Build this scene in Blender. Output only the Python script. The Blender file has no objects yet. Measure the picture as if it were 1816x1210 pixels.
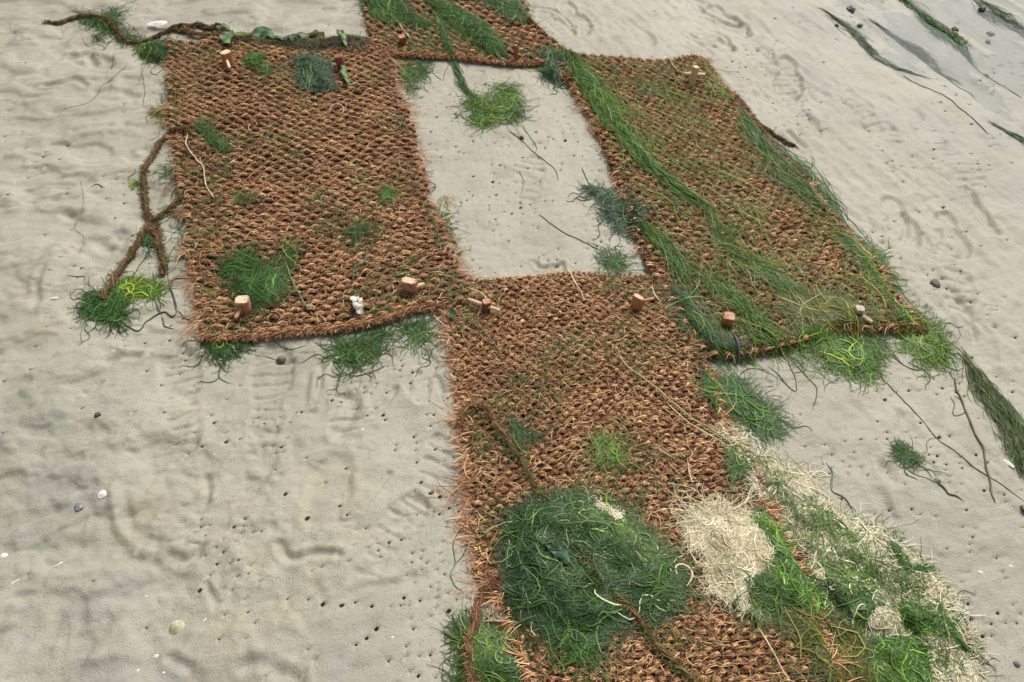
import bpy, bmesh, math, random
import numpy as np
from mathutils import Vector, Matrix

rng = np.random.default_rng(7)
random.seed(7)
SC = bpy.context.scene
COL = SC.collection

# ------------------------------------------------------------------ camera, sky, sun, exposure
FPX, CX, CY, CAM_H, PITCH = 1360.0, 908.0, 605.0, 1.5, math.radians(50.6)
cam_d = bpy.data.cameras.new('camera')
cam_d.sensor_width = 36.0
cam_d.lens = FPX / 1816.0 * 36.0
cam_d.clip_start, cam_d.clip_end = 0.05, 2000.0
cam = bpy.data.objects.new('camera', cam_d)
cam.location = (0, 0, CAM_H)
cam.rotation_euler = (math.pi / 2 - PITCH, 0, 0)
COL.objects.link(cam)
SC.camera = cam

SUN_EL, SUN_AZ = math.radians(52), math.radians(28)       # azimuth clockwise from +Y
world = bpy.data.worlds.new('World')
SC.world = world
world.use_nodes = True
wn = world.node_tree
bg = wn.nodes['Background']
sky = wn.nodes.new('ShaderNodeTexSky')
sky.sky_type = 'NISHITA'
sky.sun_disc = False
sky.sun_elevation = SUN_EL
sky.sun_rotation = SUN_AZ
sky.air_density = 1.0
sky.dust_density = 6.0
sky.ozone_density = 0.6
hsv = wn.nodes.new('ShaderNodeHueSaturation')             # overcast: nearly colourless sky
hsv.inputs['Saturation'].default_value = 0.12
wn.links.new(sky.outputs[0], hsv.inputs['Color'])
wn.links.new(hsv.outputs[0], bg.inputs[0])
bg.inputs[1].default_value = 0.092

sun_d = bpy.data.lights.new('sun', 'SUN')
sun_d.energy = 2.1
sun_d.angle = math.radians(18)
sun_d.color = (1.0, 0.97, 0.92)
sun = bpy.data.objects.new('sun', sun_d)
sv = Vector((math.sin(SUN_AZ) * math.cos(SUN_EL), math.cos(SUN_AZ) * math.cos(SUN_EL), math.sin(SUN_EL)))
sun.rotation_euler = sv.to_track_quat('Z', 'Y').to_euler()
COL.objects.link(sun)

SC.view_settings.view_transform = 'Standard'
SC.view_settings.look = 'None'
SC.view_settings.gamma = 1.0
SC.view_settings.use_curve_mapping = False
SC.view_settings.exposure = 0.42

# ------------------------------------------------------------------ helpers
def ground_point(px, py, z=0.0):
    """where the line of sight through a photo pixel meets height z"""
    px, py = np.asarray(px, float), np.asarray(py, float)
    dx, dy = (px - CX) / FPX, (CY - py) / FPX
    a = math.pi / 2 - PITCH
    wy = dy * math.cos(a) + math.sin(a)
    wz = dy * math.sin(a) - math.cos(a)
    t = (z - CAM_H) / wz
    return dx * t, wy * t

def px_of(x, y, z=0.0):
    a = math.pi / 2 - PITCH
    dz = z - CAM_H
    cy = y * math.cos(a) + dz * math.sin(a)
    cz = -(-y * math.sin(a) + dz * math.cos(a))
    return np.stack([CX + FPX * x / cz, CY - FPX * cy / cz], -1)

def G(p, z=0.0):
    p = np.asarray(p, float)
    x, y = ground_point(p[..., 0], p[..., 1], z)
    return np.stack([x, y], -1)

_perm = np.random.default_rng(3).permutation(4096)
_ga = np.random.default_rng(4).uniform(0, 2 * math.pi, 4096)
def noise(x, y, seed=0):
    x = np.asarray(x, float) + seed * 17.31
    y = np.asarray(y, float) + seed * 9.77
    xi, yi = np.floor(x).astype(np.int64), np.floor(y).astype(np.int64)
    xf, yf = x - xi, y - yi
    u = xf * xf * xf * (xf * (xf * 6 - 15) + 10)
    v = yf * yf * yf * (yf * (yf * 6 - 15) + 10)
    def g(ix, iy, fx, fy):
        a = _ga[_perm[(_perm[ix & 4095] + iy) & 4095]]
        return np.cos(a) * fx + np.sin(a) * fy
    n00, n10 = g(xi, yi, xf, yf), g(xi + 1, yi, xf - 1, yf)
    n01, n11 = g(xi, yi + 1, xf, yf - 1), g(xi + 1, yi + 1, xf - 1, yf - 1)
    return ((n00 * (1 - u) + n10 * u) * (1 - v) + (n01 * (1 - u) + n11 * u) * v) * 1.5

def fbm(x, y, o=3, seed=0):
    r, a = 0, 1.0
    for k in range(o):
        r = r + a * noise(x * 2 ** k, y * 2 ** k, seed + k)
        a *= 0.5
    return r

def sstep(a, b, x):
    t = np.clip((x - a) / (b - a), 0, 1)
    return t * t * (3 - 2 * t)

def poly_inside(poly, x, y):
    ins = np.zeros(np.shape(x), bool)
    n = len(poly)
    for i in range(n):
        x0, y0 = poly[i]; x1, y1 = poly[(i + 1) % n]
        if y0 == y1: continue
        ins ^= ((y0 > y) != (y1 > y)) & (x < (x1 - x0) * (y - y0) / (y1 - y0) + x0)
    return ins

def seg_dist(pts, x, y, closed=False):
    d = np.full(np.shape(x), 1e9)
    n = len(pts)
    for i in range(n if closed else n - 1):
        ax, ay = pts[i]; bx, by = pts[(i + 1) % n]
        vx, vy = bx - ax, by - ay
        t = np.clip(((x - ax) * vx + (y - ay) * vy) / max(vx * vx + vy * vy, 1e-12), 0, 1)
        d = np.minimum(d, np.hypot(x - ax - t * vx, y - ay - t * vy))
    return d

def smooth_path(pts, step):
    """Catmull-Rom through points (N,k), resampled to about step"""
    p = np.asarray(pts, float)
    p = np.vstack([2 * p[0] - p[1], p, 2 * p[-1] - p[-2]])
    out = []
    for i in range(1, len(p) - 2):
        n = max(2, int(np.linalg.norm(p[i + 1] - p[i]) / step) * 2)
        t = np.linspace(0, 1, n, endpoint=False)[:, None]
        a, b, c, d = p[i - 1], p[i], p[i + 1], p[i + 2]
        out.append(0.5 * (2 * b + (c - a) * t + (2 * a - 5 * b + 4 * c - d) * t ** 2 + (3 * b - a - 3 * c + d) * t ** 3))
    out = np.vstack(out + [p[-2][None]])
    s = np.r_[0, np.cumsum(np.linalg.norm(np.diff(out, axis=0), axis=1))]
    n = max(3, int(s[-1] / step) + 1)
    q = np.linspace(0, s[-1], n)
    return np.stack([np.interp(q, s, out[:, k]) for k in range(out.shape[1])], -1)

def resample(pts, n):
    p = np.asarray(pts, float)
    s = np.r_[0, np.cumsum(np.linalg.norm(np.diff(p, axis=0), axis=1))]
    q = np.linspace(0, s[-1], n)
    return np.stack([np.interp(q, s, p[:, k]) for k in range(p.shape[1])], -1)

# ---- strands: many paths at once -> quads
def frames(P):
    T = np.gradient(P, axis=1)
    T /= np.linalg.norm(T, axis=2, keepdims=True) + 1e-12
    up = np.zeros_like(T); up[..., 2] = 1.0
    S = np.cross(T, up)
    l = np.linalg.norm(S, axis=2, keepdims=True)
    S = np.where(l > 1e-4, S / (l + 1e-12), np.array([1.0, 0, 0]))
    U = np.cross(S, T)
    return T, S, U

def ribbons(P, w, col, tilt=0.5, taper=0.6):
    """flat blades; P (N,S,3), w (N,), col (N,3)"""
    N, S, _ = P.shape
    _, Sd, U = frames(P)
    ang = rng.normal(0, tilt, (N, 1)) + np.cumsum(rng.normal(0, 0.3 * tilt, (N, S)), 1)
    ang = np.clip(ang, -1.1, 1.1)
    D = Sd * np.cos(ang)[..., None] + U * np.sin(ang)[..., None]
    prof = 1 - taper * np.abs(np.linspace(-1, 1, S)) ** 3
    hw = (np.asarray(w)[:, None] * prof * 0.5)[..., None]
    V = np.stack([P - D * hw, P + D * hw], 2).reshape(-1, 3)
    b = (np.arange(N)[:, None] * S + np.arange(S - 1)) * 2
    F = np.stack([b, b + 1, b + 3, b + 2], -1).reshape(-1, 4)
    C = np.repeat(col, S * 2, 0)
    return V, F, C

def tubes(P, r, col, sides=3, taper=0.6, flat=1.0, cap=False):
    """round strands; r (N,) or (N,S); col (N,3) or (N,S,3)"""
    N, S, _ = P.shape
    _, Sd, U = frames(P)
    r = np.asarray(r, float)
    if r.ndim == 1:
        r = r[:, None] * (1 - taper * np.abs(np.linspace(-1, 1, S)) ** 3)
    a = np.arange(sides) / sides * 2 * math.pi + 0.4
    ring = Sd[:, :, None, :] * np.cos(a)[None, None, :, None] + U[:, :, None, :] * (np.sin(a) * flat)[None, None, :, None]
    V = (P[:, :, None, :] + ring * r[:, :, None, None]).reshape(-1, 3)
    k = np.arange(sides); k2 = (k + 1) % sides
    b = ((np.arange(N)[:, None] * S + np.arange(S - 1)) * sides)[..., None]
    F = np.stack([b + k, b + k2, b + sides + k2, b + sides + k], -1).reshape(-1, 4)
    if col.ndim == 2:
        C = np.repeat(col, S * sides, 0)
    else:
        C = np.repeat(col.reshape(-1, 3), sides, 0)
    return V, F, C

def merge(parts):
    V, F, C, o = [], [], [], 0
    for v, f, c in parts:
        V.append(v); F.append(f + o); C.append(c); o += len(v)
    return np.vstack(V), np.vstack(F), np.vstack(C)

def mesh_from(name, V, F, C=None, smooth=True):
    me = bpy.data.meshes.new(name)
    nv, nf = len(V), len(F)
    k = F.shape[1]
    me.vertices.add(nv)
    me.vertices.foreach_set('co', np.ascontiguousarray(V, np.float32).ravel())
    me.loops.add(nf * k)
    me.loops.foreach_set('vertex_index', np.ascontiguousarray(F, np.int32).ravel())
    me.polygons.add(nf)
    me.polygons.foreach_set('loop_start', np.arange(0, nf * k, k, dtype=np.int32))
    me.polygons.foreach_set('use_smooth', np.full(nf, smooth))
    if C is not None:
        at = me.color_attributes.new('tint', 'FLOAT_COLOR', 'POINT')
        c4 = np.ones((nv, 4), np.float32); c4[:, :3] = C
        at.data.foreach_set('color', c4.ravel())
    me.update(calc_edges=True)
    return me

def link(name, me, mat, parent=None, **props):
    o = bpy.data.objects.new(name, me)
    COL.objects.link(o)
    if me is not None and mat is not None:
        for m in (mat if isinstance(mat, (list, tuple)) else [mat]):
            me.materials.append(m)
    if parent:
        o.parent = parent
        o.location = -parent.location
    for k, v in props.items(): o[k] = v
    return o

def pal_pick(pal, t):
    """pal (K,3) ordered; t 0..1 -> interpolated colours with a little jitter"""
    pal = np.asarray(pal, float)
    t = np.clip(t, 0, 0.9999) * (len(pal) - 1)
    i = t.astype(int); f = (t - i)[:, None]
    c = pal[i] * (1 - f) + pal[i + 1] * f
    return np.clip(c * rng.uniform(0.8, 1.2, (len(t), 1)) * rng.uniform(0.93, 1.07, (len(t), 3)), 0, 1)

# ------------------------------------------------------------------ materials
def new_mat(name):
    m = bpy.data.materials.new(name)
    m.use_nodes = True
    return m, m.node_tree.nodes, m.node_tree.links, m.node_tree.nodes['Principled BSDF']

def tint_mat(name, rough, spec=0.5, translucent=0.0, bump=0.0, bump_scale=600):
    m, n, l, p = new_mat(name)
    a = n.new('ShaderNodeAttribute'); a.attribute_name = 'tint'
    no = n.new('ShaderNodeTexNoise'); no.inputs['Scale'].default_value = 160; no.inputs['Detail'].default_value = 2
    tc = n.new('ShaderNodeTexCoord')
    l.new(tc.outputs['Object'], no.inputs['Vector'])
    mr = n.new('ShaderNodeMapRange'); mr.inputs['To Min'].default_value = 0.72; mr.inputs['To Max'].default_value = 1.28
    l.new(no.outputs['Fac'], mr.inputs['Value'])
    mx = n.new('ShaderNodeVectorMath'); mx.operation = 'SCALE'
    l.new(a.outputs['Color'], mx.inputs[0]); l.new(mr.outputs[0], mx.inputs['Scale'])
    l.new(mx.outputs[0], p.inputs['Base Color'])
    p.inputs['Roughness'].default_value = rough
    p.inputs['Specular IOR Level'].default_value = spec
    if bump:
        nb = n.new('ShaderNodeTexNoise'); nb.inputs['Scale'].default_value = bump_scale
        l.new(tc.outputs['Object'], nb.inputs['Vector'])
        bp = n.new('ShaderNodeBump'); bp.inputs['Strength'].default_value = bump; bp.inputs['Distance'].default_value = 0.002
        l.new(nb.outputs['Fac'], bp.inputs['Height']); l.new(bp.outputs[0], p.inputs['Normal'])
    if translucent:
        tr = n.new('ShaderNodeBsdfTranslucent'); l.new(mx.outputs[0], tr.inputs['Color'])
        ms = n.new('ShaderNodeMixShader'); ms.inputs[0].default_value = translucent
        l.new(p.outputs[0], ms.inputs[1]); l.new(tr.outputs[0], ms.inputs[2])
        l.new(ms.outputs[0], n['Material Output'].inputs['Surface'])
    return m

COIR = tint_mat('coir', 0.75, 0.25, 0.0, 0.6, 500)
ALGAE = tint_mat('algae', 0.42, 0.2, 0.15)
STRAW = tint_mat('straw', 0.6, 0.3, 0.1)

def mud_material():
    m, n, l, p = new_mat('wet_mud')
    tc = n.new('ShaderNodeTexCoord')
    def nz(scale, detail=4, rough=0.55, dist=0.0):
        t = n.new('ShaderNodeTexNoise'); t.inputs['Scale'].default_value = scale
        t.inputs['Detail'].default_value = detail; t.inputs['Roughness'].default_value = rough
        t.inputs['Distortion'].default_value = dist
        l.new(tc.outputs['Object'], t.inputs['Vector']); return t
    def mix(fac, a, b):
        x = n.new('ShaderNodeMix'); x.data_type = 'RGBA'
        if isinstance(fac, float): x.inputs[0].default_value = fac
        else: l.new(fac, x.inputs[0])
        for s, v in ((6, a), (7, b)):
            if isinstance(v, tuple): x.inputs[s].default_value = (*v, 1)
            else: l.new(v, x.inputs[s])
        return x.outputs[2]
    def ramp(src, lo, hi):
        r = n.new('ShaderNodeMapRange'); r.interpolation_type = 'SMOOTHSTEP'
        r.inputs['From Min'].default_value = lo; r.inputs['From Max'].default_value = hi
        l.new(src, r.inputs['Value']); return r.outputs[0]
    at = n.new('ShaderNodeAttribute'); at.attribute_name = 'tint'      # r: grey wet silt, g: ochre film, b: green film
    sp = n.new('ShaderNodeSeparateColor'); l.new(at.outputs['Color'], sp.inputs[0])
    base = mix(ramp(nz(2.2, 5).outputs['Fac'], 0.35, 0.68), (0.362, 0.335, 0.258), (0.312, 0.289, 0.225))
    base = mix(ramp(nz(11, 6, 0.62, 0.6).outputs['Fac'], 0.5, 0.75), base, (0.27, 0.247, 0.195))
    base = mix(ramp(nz(60, 5, 0.7).outputs['Fac'], 0.52, 0.8), base, (0.245, 0.223, 0.177))
    speck = ramp(nz(210, 4, 0.65).outputs['Fac'], 0.60, 0.70)
    base = mix(speck, base, (0.16, 0.14, 0.105))
    base = mix(sp.outputs[0], base, (0.285, 0.270, 0.238))
    base = mix(sp.outputs[1], base, (0.33, 0.288, 0.195))
    base = mix(sp.outputs[2], base, (0.22, 0.245, 0.185))
    l.new(base, p.inputs['Base Color'])
    rr = n.new('ShaderNodeMapRange'); rr.inputs['From Min'].default_value = 0.3; rr.inputs['From Max'].default_value = 0.7
    rr.inputs['To Min'].default_value = 0.42; rr.inputs['To Max'].default_value = 0.68
    l.new(nz(5, 5).outputs['Fac'], rr.inputs['Value'])
    sub = n.new('ShaderNodeMath'); sub.operation = 'MULTIPLY_ADD'
    l.new(sp.outputs[0], sub.inputs[0]); sub.inputs[1].default_value = -0.16; l.new(rr.outputs[0], sub.inputs[2])
    l.new(sub.outputs[0], p.inputs['Roughness'])
    p.inputs['Specular IOR Level'].default_value = 0.5
    b1 = n.new('ShaderNodeBump'); b1.inputs['Strength'].default_value = 0.52; b1.inputs['Distance'].default_value = 0.004
    l.new(nz(70, 6, 0.65).outputs['Fac'], b1.inputs['Height'])
    b2 = n.new('ShaderNodeBump'); b2.inputs['Strength'].default_value = 0.85; b2.inputs['Distance'].default_value = 0.0022
    l.new(nz(240, 4, 0.7).outputs['Fac'], b2.inputs['Height'])
    l.new(b1.outputs[0], b2.inputs['Normal']); l.new(b2.outputs[0], p.inputs['Normal'])
    return m
MUD = mud_material()

def plain_mat(name, c1, c2, scale, rough, stretch=(1, 1, 1), bump=0.3, spec=0.4):
    m, n, l, p = new_mat(name)
    tc = n.new('ShaderNodeTexCoord'); mp = n.new('ShaderNodeMapping')
    mp.inputs['Scale'].default_value = stretch
    l.new(tc.outputs['Object'], mp.inputs[0])
    t = n.new('ShaderNodeTexNoise'); t.inputs['Scale'].default_value = scale; t.inputs['Detail'].default_value = 5
    l.new(mp.outputs[0], t.inputs['Vector'])
    r = n.new('ShaderNodeValToRGB')
    r.color_ramp.elements[0].position = 0.32; r.color_ramp.elements[0].color = (*c1, 1)
    r.color_ramp.elements[1].position = 0.68; r.color_ramp.elements[1].color = (*c2, 1)
    l.new(t.outputs['Fac'], r.inputs[0]); l.new(r.outputs[0], p.inputs['Base Color'])
    p.inputs['Roughness'].default_value = rough; p.inputs['Specular IOR Level'].default_value = spec
    b = n.new('ShaderNodeBump'); b.inputs['Strength'].default_value = bump; b.inputs['Distance'].default_value = 0.002
    l.new(t.outputs['Fac'], b.inputs['Height']); l.new(b.outputs[0], p.inputs['Normal'])
    return m
SHELL_WHITE = plain_mat('shell_white', (0.62, 0.59, 0.53), (0.85, 0.83, 0.78), 120, 0.35)
SHELL_GREEN = plain_mat('shell_green', (0.22, 0.24, 0.12), (0.50, 0.48, 0.33), 90, 0.5)
STONE_DARK = plain_mat('stone_dark', (0.05, 0.045, 0.04), (0.13, 0.115, 0.095), 80, 0.5)
CLOD = plain_mat('clod', (0.085, 0.068, 0.05), (0.17, 0.14, 0.105), 90, 0.7, bump=0.6)
BLUE_CLAY = plain_mat('dark_silt', (0.13, 0.135, 0.15), (0.24, 0.24, 0.24), 60, 0.4)
DARK_WEED = plain_mat('dark_weed', (0.05, 0.046, 0.048), (0.15, 0.13, 0.115), 70, 0.5)
KELP = plain_mat('leafy_weed', (0.035, 0.06, 0.025), (0.13, 0.20, 0.07), 45, 0.28, bump=0.5, spec=0.6)
FLUFF = plain_mat('fluff', (0.6, 0.57, 0.5), (0.85, 0.82, 0.76), 100, 0.8)

# ------------------------------------------------------------------ mats: outlines traced on the ground
MAT_EDGES = {
 'left': dict(
  top=[(303,74),(345,78),(400,74),(450,72),(560,76),(620,70),(660,72)],
  right=[(660,72),(692,112),(700,160),(722,215),(732,262),(746,310),(752,355),(766,385),(786,430),(802,468),(822,500),(842,535)],
  left=[(303,74),(306,130),(305,180),(310,230),(317,275),(324,330),(336,380),(341,450),(347,520),(360,575),(362,606)],
  bottom=[(362,606),(450,600),(540,592),(620,584),(690,570),(735,556),(790,548),(842,535)]),
 'top': dict(
  top=[(640,-95),(700,-98),(800,-96),(900,-94)],
  right=[(900,-94),(915,-20),(930,20),(948,50),(975,80),(988,108)],
  left=[(640,-95),(645,-20),(651,30),(660,70),(690,100)],
  bottom=[(690,100),(760,104),(830,109),(880,118),(950,119),(988,108)]),
 'right': dict(
  top=[(985,100),(1060,106),(1130,113),(1180,113),(1225,106),(1247,113)],
  right=[(1247,113),(1275,150),(1320,200),(1362,260),(1422,320),(1476,390),(1510,430),(1545,470),(1570,515),(1592,548),(1622,588)],
  left=[(985,100),(1010,150),(1040,200),(1070,260),(1090,310),(1110,360),(1130,420),(1147,470),(1178,515),(1212,572),(1238,612),(1258,636)],
  bottom=[(1258,636),(1320,636),(1380,626),(1430,611),(1480,592),(1540,592),(1600,586),(1622,588)]),
 'lower': dict(
  top=[(792,503),(870,498),(940,491),(1010,483),(1080,488),(1130,489),(1182,490)],
  right=[(1182,490),(1215,560),(1240,620),(1260,680),(1277,750),(1300,790),(1335,830),(1345,870),(1358,910),(1400,1000),(1442,1100),(1478,1210),(1500,1290)],
  left=[(792,503),(797,570),(802,620),(816,680),(822,740),(827,800),(832,870),(840,950),(850,1012),(880,1050),(905,1090),(930,1140),(955,1210),(975,1290)],
  bottom=[(975,1290),(1100,1293),(1250,1293),(1400,1292),(1500,1290)]),
}
class Patch:
    def __init__(s, e):
        f = lambda k: resample(smooth_path(G(e[k]), 0.01), 400)
        s.t, s.b, s.l, s.r = f('top'), f('bottom'), f('left'), f('right')
        px = e['top'] + e['right'][1:] + e['bottom'][::-1][1:] + e['left'][::-1][1:-1]
        s.poly = G(px)
    @staticmethod
    def _c(c, t):
        q = np.linspace(0, 1, len(c))
        tc = np.clip(t, 0, 1)
        o = np.stack([np.interp(tc, q, c[:, k]) for k in (0, 1)], -1)
        lo, hi = np.minimum(t, 0)[..., None], np.maximum(t - 1, 0)[..., None]
        return o + lo * (c[40] - c[0]) * 10 + hi * (c[-1] - c[-41]) * 10
    def at(s, u, v):
        u, v = np.broadcast_arrays(np.asarray(u, float), np.asarray(v, float))
        U, W = u[..., None], v[..., None]
        return ((1 - W) * s._c(s.t, u) + W * s._c(s.b, u) + (1 - U) * s._c(s.l, v) + U * s._c(s.r, v)
                - (1 - U) * (1 - W) * s.t[0] - U * (1 - W) * s.t[-1] - (1 - U) * W * s.b[0] - U * W * s.b[-1])
PATCH = {k: Patch(e) for k, e in MAT_EDGES.items()}

# ------------------------------------------------------------------ ground relief
WA, WB = G((1425, 5)), G((1816, 300))
wdir = (WB - WA) / np.linalg.norm(WB - WA)
wnrm = np.array([-wdir[1], wdir[0]])
if wnrm[0] < 0: wnrm = -wnrm
WATER_Z = -0.019

PRINTS = [  # photo pixel, heading (photo pixels), length, depth, tread
 ((478,690),(0.12,-1),0.29,0.007,1), ((618,690),(0.10,-1),0.29,0.006,1), ((775,835),(0.5,-1),0.28,0.005,1),
 ((575,905),(0.25,-1),0.28,0.006,0), ((690,955),(0.7,-1),0.24,0.005,1), ((320,690),(-0.1,-1),0.28,0.006,1),
 ((500,1010),(-0.8,-1),0.27,0.005,0), ((420,870),(0.8,-1),0.26,0.005,0), ((752,668),(0.15,-1),0.16,0.006,0),
 ((1595,395),(0.5,1),0.23,0.012,0), ((1688,418),(0.4,1),0.20,0.011,0), ((1690,490),(0.25,1),0.26,0.007,1),
 ((1640,375),(0.6,1),0.14,0.007,0), ((1398,135),(0.1,1),0.27,0.010,1), ((1018,32),(0.7,1),0.26,0.010,0),
 ((1130,58),(0.9,0.8),0.22,0.006,0), ((1290,35),(0.9,0.7),0.26,0.011,0), ((1260,70),(0.8,0.5),0.24,0.007,1),
 ((1345,90),(0.5,0.7),0.25,0.006,1), ((1700,290),(0.6,0.8),0.26,0.005,1), ((1545,215),(0.7,0.6),0.27,0.006,1),
 ((1720,580),(0.5,1),0.26,0.007,0), ((940,318),(0.15,-1),0.24,0.004,1), ((985,40),(0.9,0.6),0.22,0.007,1),
 ((1640,225),(0.7,0.8),0.25,0.006,0), ((1420,205),(0.5,0.8),0.24,0.006,0), ((140,265),(1,0.1),0.22,0.007,0),
 ((150,105),(1,0.2),0.24,0.009,0), ((90,330),(1,-0.3),0.22,0.007,0), ((170,455),(0.8,-0.6),0.24,0.007,0),
]
FOOT = []
for (p, h, L, d, tr) in PRINTS:
    c = G(p); e = G((p[0] + h[0] * 20, p[1] + h[1] * 20)) - c
    FOOT.append((c, e / np.linalg.norm(e), L, d, tr))
GROOVES = [  # px polyline, half width, depth (negative = ridge)
 ([(545,1105),(590,1075),(640,1045),(700,1035),(745,1022)], 0.010, 0.005),
 ([(550,1098),(600,1065),(650,1036),(710,1026)], 0.012, -0.004),
 ([(495,965),(515,992),(560,980),(600,985)], 0.008, 0.009),
 ([(195,640),(215,628),(245,632)], 0.010, 0.008),
 ([(303,985),(325,997),(345,985),(355,965)], 0.010, 0.009),
 ([(365,1035),(378,1060),(382,1075)], 0.006, 0.006),
 ([(300,1165),(318,1178),(335,1184)], 0.008, 0.007),
 ([(435,1180),(465,1172),(490,1190),(530,1210)], 0.012, 0.007),
 ([(205,870),(210,930),(235,960),(255,975)], 0.012, -0.006),
 ([(215,870),(224,930),(250,965)], 0.010, 0.004),
 ([(310,820),(340,795),(355,750)], 0.008, 0.005),
 ([(150,700),(165,690),(178,678)], 0.006, 0.005),
 ([(365,845),(368,885),(350,910)], 0.008, 0.006),
 ([(950,460),(955,470),(990,468),(996,462),(1000,475),(996,482)], 0.006, 0.008),
 ([(1600,380),(1608,410),(1600,425)], 0.008, 0.006), ([(1635,420),(1648,440),(1652,460)], 0.006, 0.007),
 ([(1715,340),(1735,370),(1752,392),(1770,415)], 0.010, 0.010), ([(1688,310),(1700,330)], 0.007, 0.007),
 ([(1700,530),(1712,545),(1722,575),(1730,600)], 0.008, 0.008), ([(1400,230),(1420,250),(1428,258)], 0.009, 0.010),
 ([(1560,880),(1580,920)], 0.012, 0.006), ([(1600,740),(1625,790)], 0.016, 0.006), ([(1570,830),(1580,850)], 0.012, 0.006),
 ([(1250,20),(1290,38),(1312,42)], 0.010, 0.010), ([(930,10),(985,20),(1020,45)], 0.006, 0.006),
 ([(1270,55),(1290,70),(1300,90)], 0.008, 0.006), ([(1220,60),(1245,75),(1270,82)], 0.008, 0.006),
 ([(120,100),(150,92),(165,110)], 0.012, 0.010), ([(80,150),(110,148),(135,142),(150,150)], 0.010, 0.008),
 ([(170,160),(200,158),(240,175)], 0.014, 0.006), ([(75,510),(90,470),(105,440)], 0.022, -0.007),
 ([(63,545),(70,500),(85,470),(110,455)], 0.010, 0.006), ([(115,375),(125,385),(140,378)], 0.012, 0.008),
 ([(140,430),(165,425),(190,440)], 0.014, 0.007), ([(640,905),(660,880),(690,840)], 0.006, 0.004),
 ([(600,770),(615,750),(625,725),(620,705)], 0.014, 0.008), ([(740,660),(722,672),(726,692)], 0.008, 0.006),
 ([(775,670),(785,695)], 0.006, 0.006), ([(660,735),(690,710),(700,690)], 0.007, 0.006),
 ([(560,660),(555,700),(560,720)], 0.010, -0.005), ([(570,640),(562,690),(556,715)], 0.007, 0.005),
]
GRV = [(smooth_path(G(p), 0.02), w, d) for p, w, d in GROOVES]

def relief(x, y):
    z = 0.010 * fbm(x * 2.6, y * 2.6, 2, 1)
    px = x * 0.94 + y * 0.34; py = -x * 0.34 + y * 0.94
    z = z + 0.0032 * fbm(px * 9, py * 14, 3, 5)
    z = z + 0.0007 * fbm(x * 38, y * 38, 2, 9)
    # mounds and shallow scour on the left
    lft = sstep(-0.35, -0.9, x)
    m = fbm(x * 5.0 + 0.3, y * 8.5, 3, 21)
    m2 = sstep(-0.02, 0.14, m) + 0.6 * sstep(0.30, 0.50, m)
    z = z + lft * (0.005 * m + 0.0046 * m2 - 0.004)
    z = z - 0.0028 * sstep(0.42, 0.66, noise(px * 34, py * 52, 12)) * sstep(0.05, 0.5, noise(x * 5, y * 5, 13))
    z = z - 0.0018 * sstep(0.52, 0.7, noise(x * 58, y * 66, 14))
    z = z + sstep(-0.15, -0.5, x) * sstep(1.15, 0.9, y) * (0.0014 * fbm(x * 7, y * 7, 2, 33) + 0.0016 * sstep(0.02, 0.10, fbm(x * 19, y * 19, 2, 36)) + 0.0026 * sstep(0.0, 0.10, fbm(x * 10, y * 10, 3, 35)) - 0.004 * np.clip(fbm(x * 13, y * 13, 2, 40), 0.1, 1))
    # combed streaks running with the drainage on the upper right
    d = (x - WA[0]) * wnrm[0] + (y - WA[1]) * wnrm[1]
    s = (x - WA[0]) * wdir[0] + (y - WA[1]) * wdir[1]
    k = sstep(-1.3, -0.1, d)
    st = fbm(s * 3.5, d * 26, 3, 50)
    z = z + k * (0.0036 * st)
    st2 = fbm(s * 14, d * 40, 2, 57)
    z = z + sstep(-1.6, -0.6, d) * sstep(0.1, -0.2, d) * (0.0042 * st2 * (0.4 + np.clip(fbm(x * 4, y * 4, 1, 60), 0, 1) * 1.6))
    z = z - 0.024 * sstep(-0.22, 0.30, d) + sstep(-0.1, 0.2, d) * 0.013 * fbm(s * 1.8, d * 11, 3, 64)
    for c, e, L, dep, tr in FOOT:
        rx, ry = x - c[0], y - c[1]
        near = (np.abs(rx) < 0.3) & (np.abs(ry) < 0.3)
        if not near.any(): continue
        X, Y = rx[near], ry[near]
        wob = 0.006 * noise(X * 30 + c[0] * 99, Y * 30, 3)
        a = X * e[0] + Y * e[1]; b = -X * e[1] + Y * e[0]
        f1 = np.hypot((a - 0.17 * L) / (0.34 * L), b / (0.18 * L)) - 1
        f2 = np.hypot((a + 0.31 * L) / (0.19 * L), b / (0.135 * L)) - 1
        f3 = np.hypot(a / (0.42 * L), b / (0.115 * L)) - 1
        f = np.minimum(np.minimum(f1, f2), f3) * 0.05 + wob
        ew = 0.003 if tr else 0.006; ins = sstep(ew, -ew * 1.4, f)
        rim = np.exp(-((f - 0.010) / 0.007) ** 2)
        dz = -(1.15 if tr else 0.8) * dep * ins * (0.8 + 0.5 * sstep(-0.3 * L, 0.4 * L, a)) + 0.12 * dep * rim
        if tr: dz = dz + ins * 0.0042 * sstep(-0.92, -0.62, np.cos(a * 2 * math.pi / 0.034 + 2.2 * noise(X * 14 + c[0] * 50, Y * 14, 17))) * sstep(-0.45, 0.1, noise(X * 20 + c[0] * 70, Y * 20, 18) + 0.25)
        z[near] += dz
    for p, w, dep in GRV:
        lo, hi = p.min(0) - 4 * w, p.max(0) + 4 * w
        near = (x > lo[0]) & (x < hi[0]) & (y > lo[1]) & (y < hi[1])
        if not near.any(): continue
        X, Y = x[near], y[near]
        dd = seg_dist(p, X, Y) + 0.3 * w * noise(X * 60, Y * 60, 8)
        z[near] += -dep * np.exp(-(dd / w) ** 2) + 0.35 * dep * np.exp(-((dd - 2 * w) / (0.8 * w)) ** 2)
    return z

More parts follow.
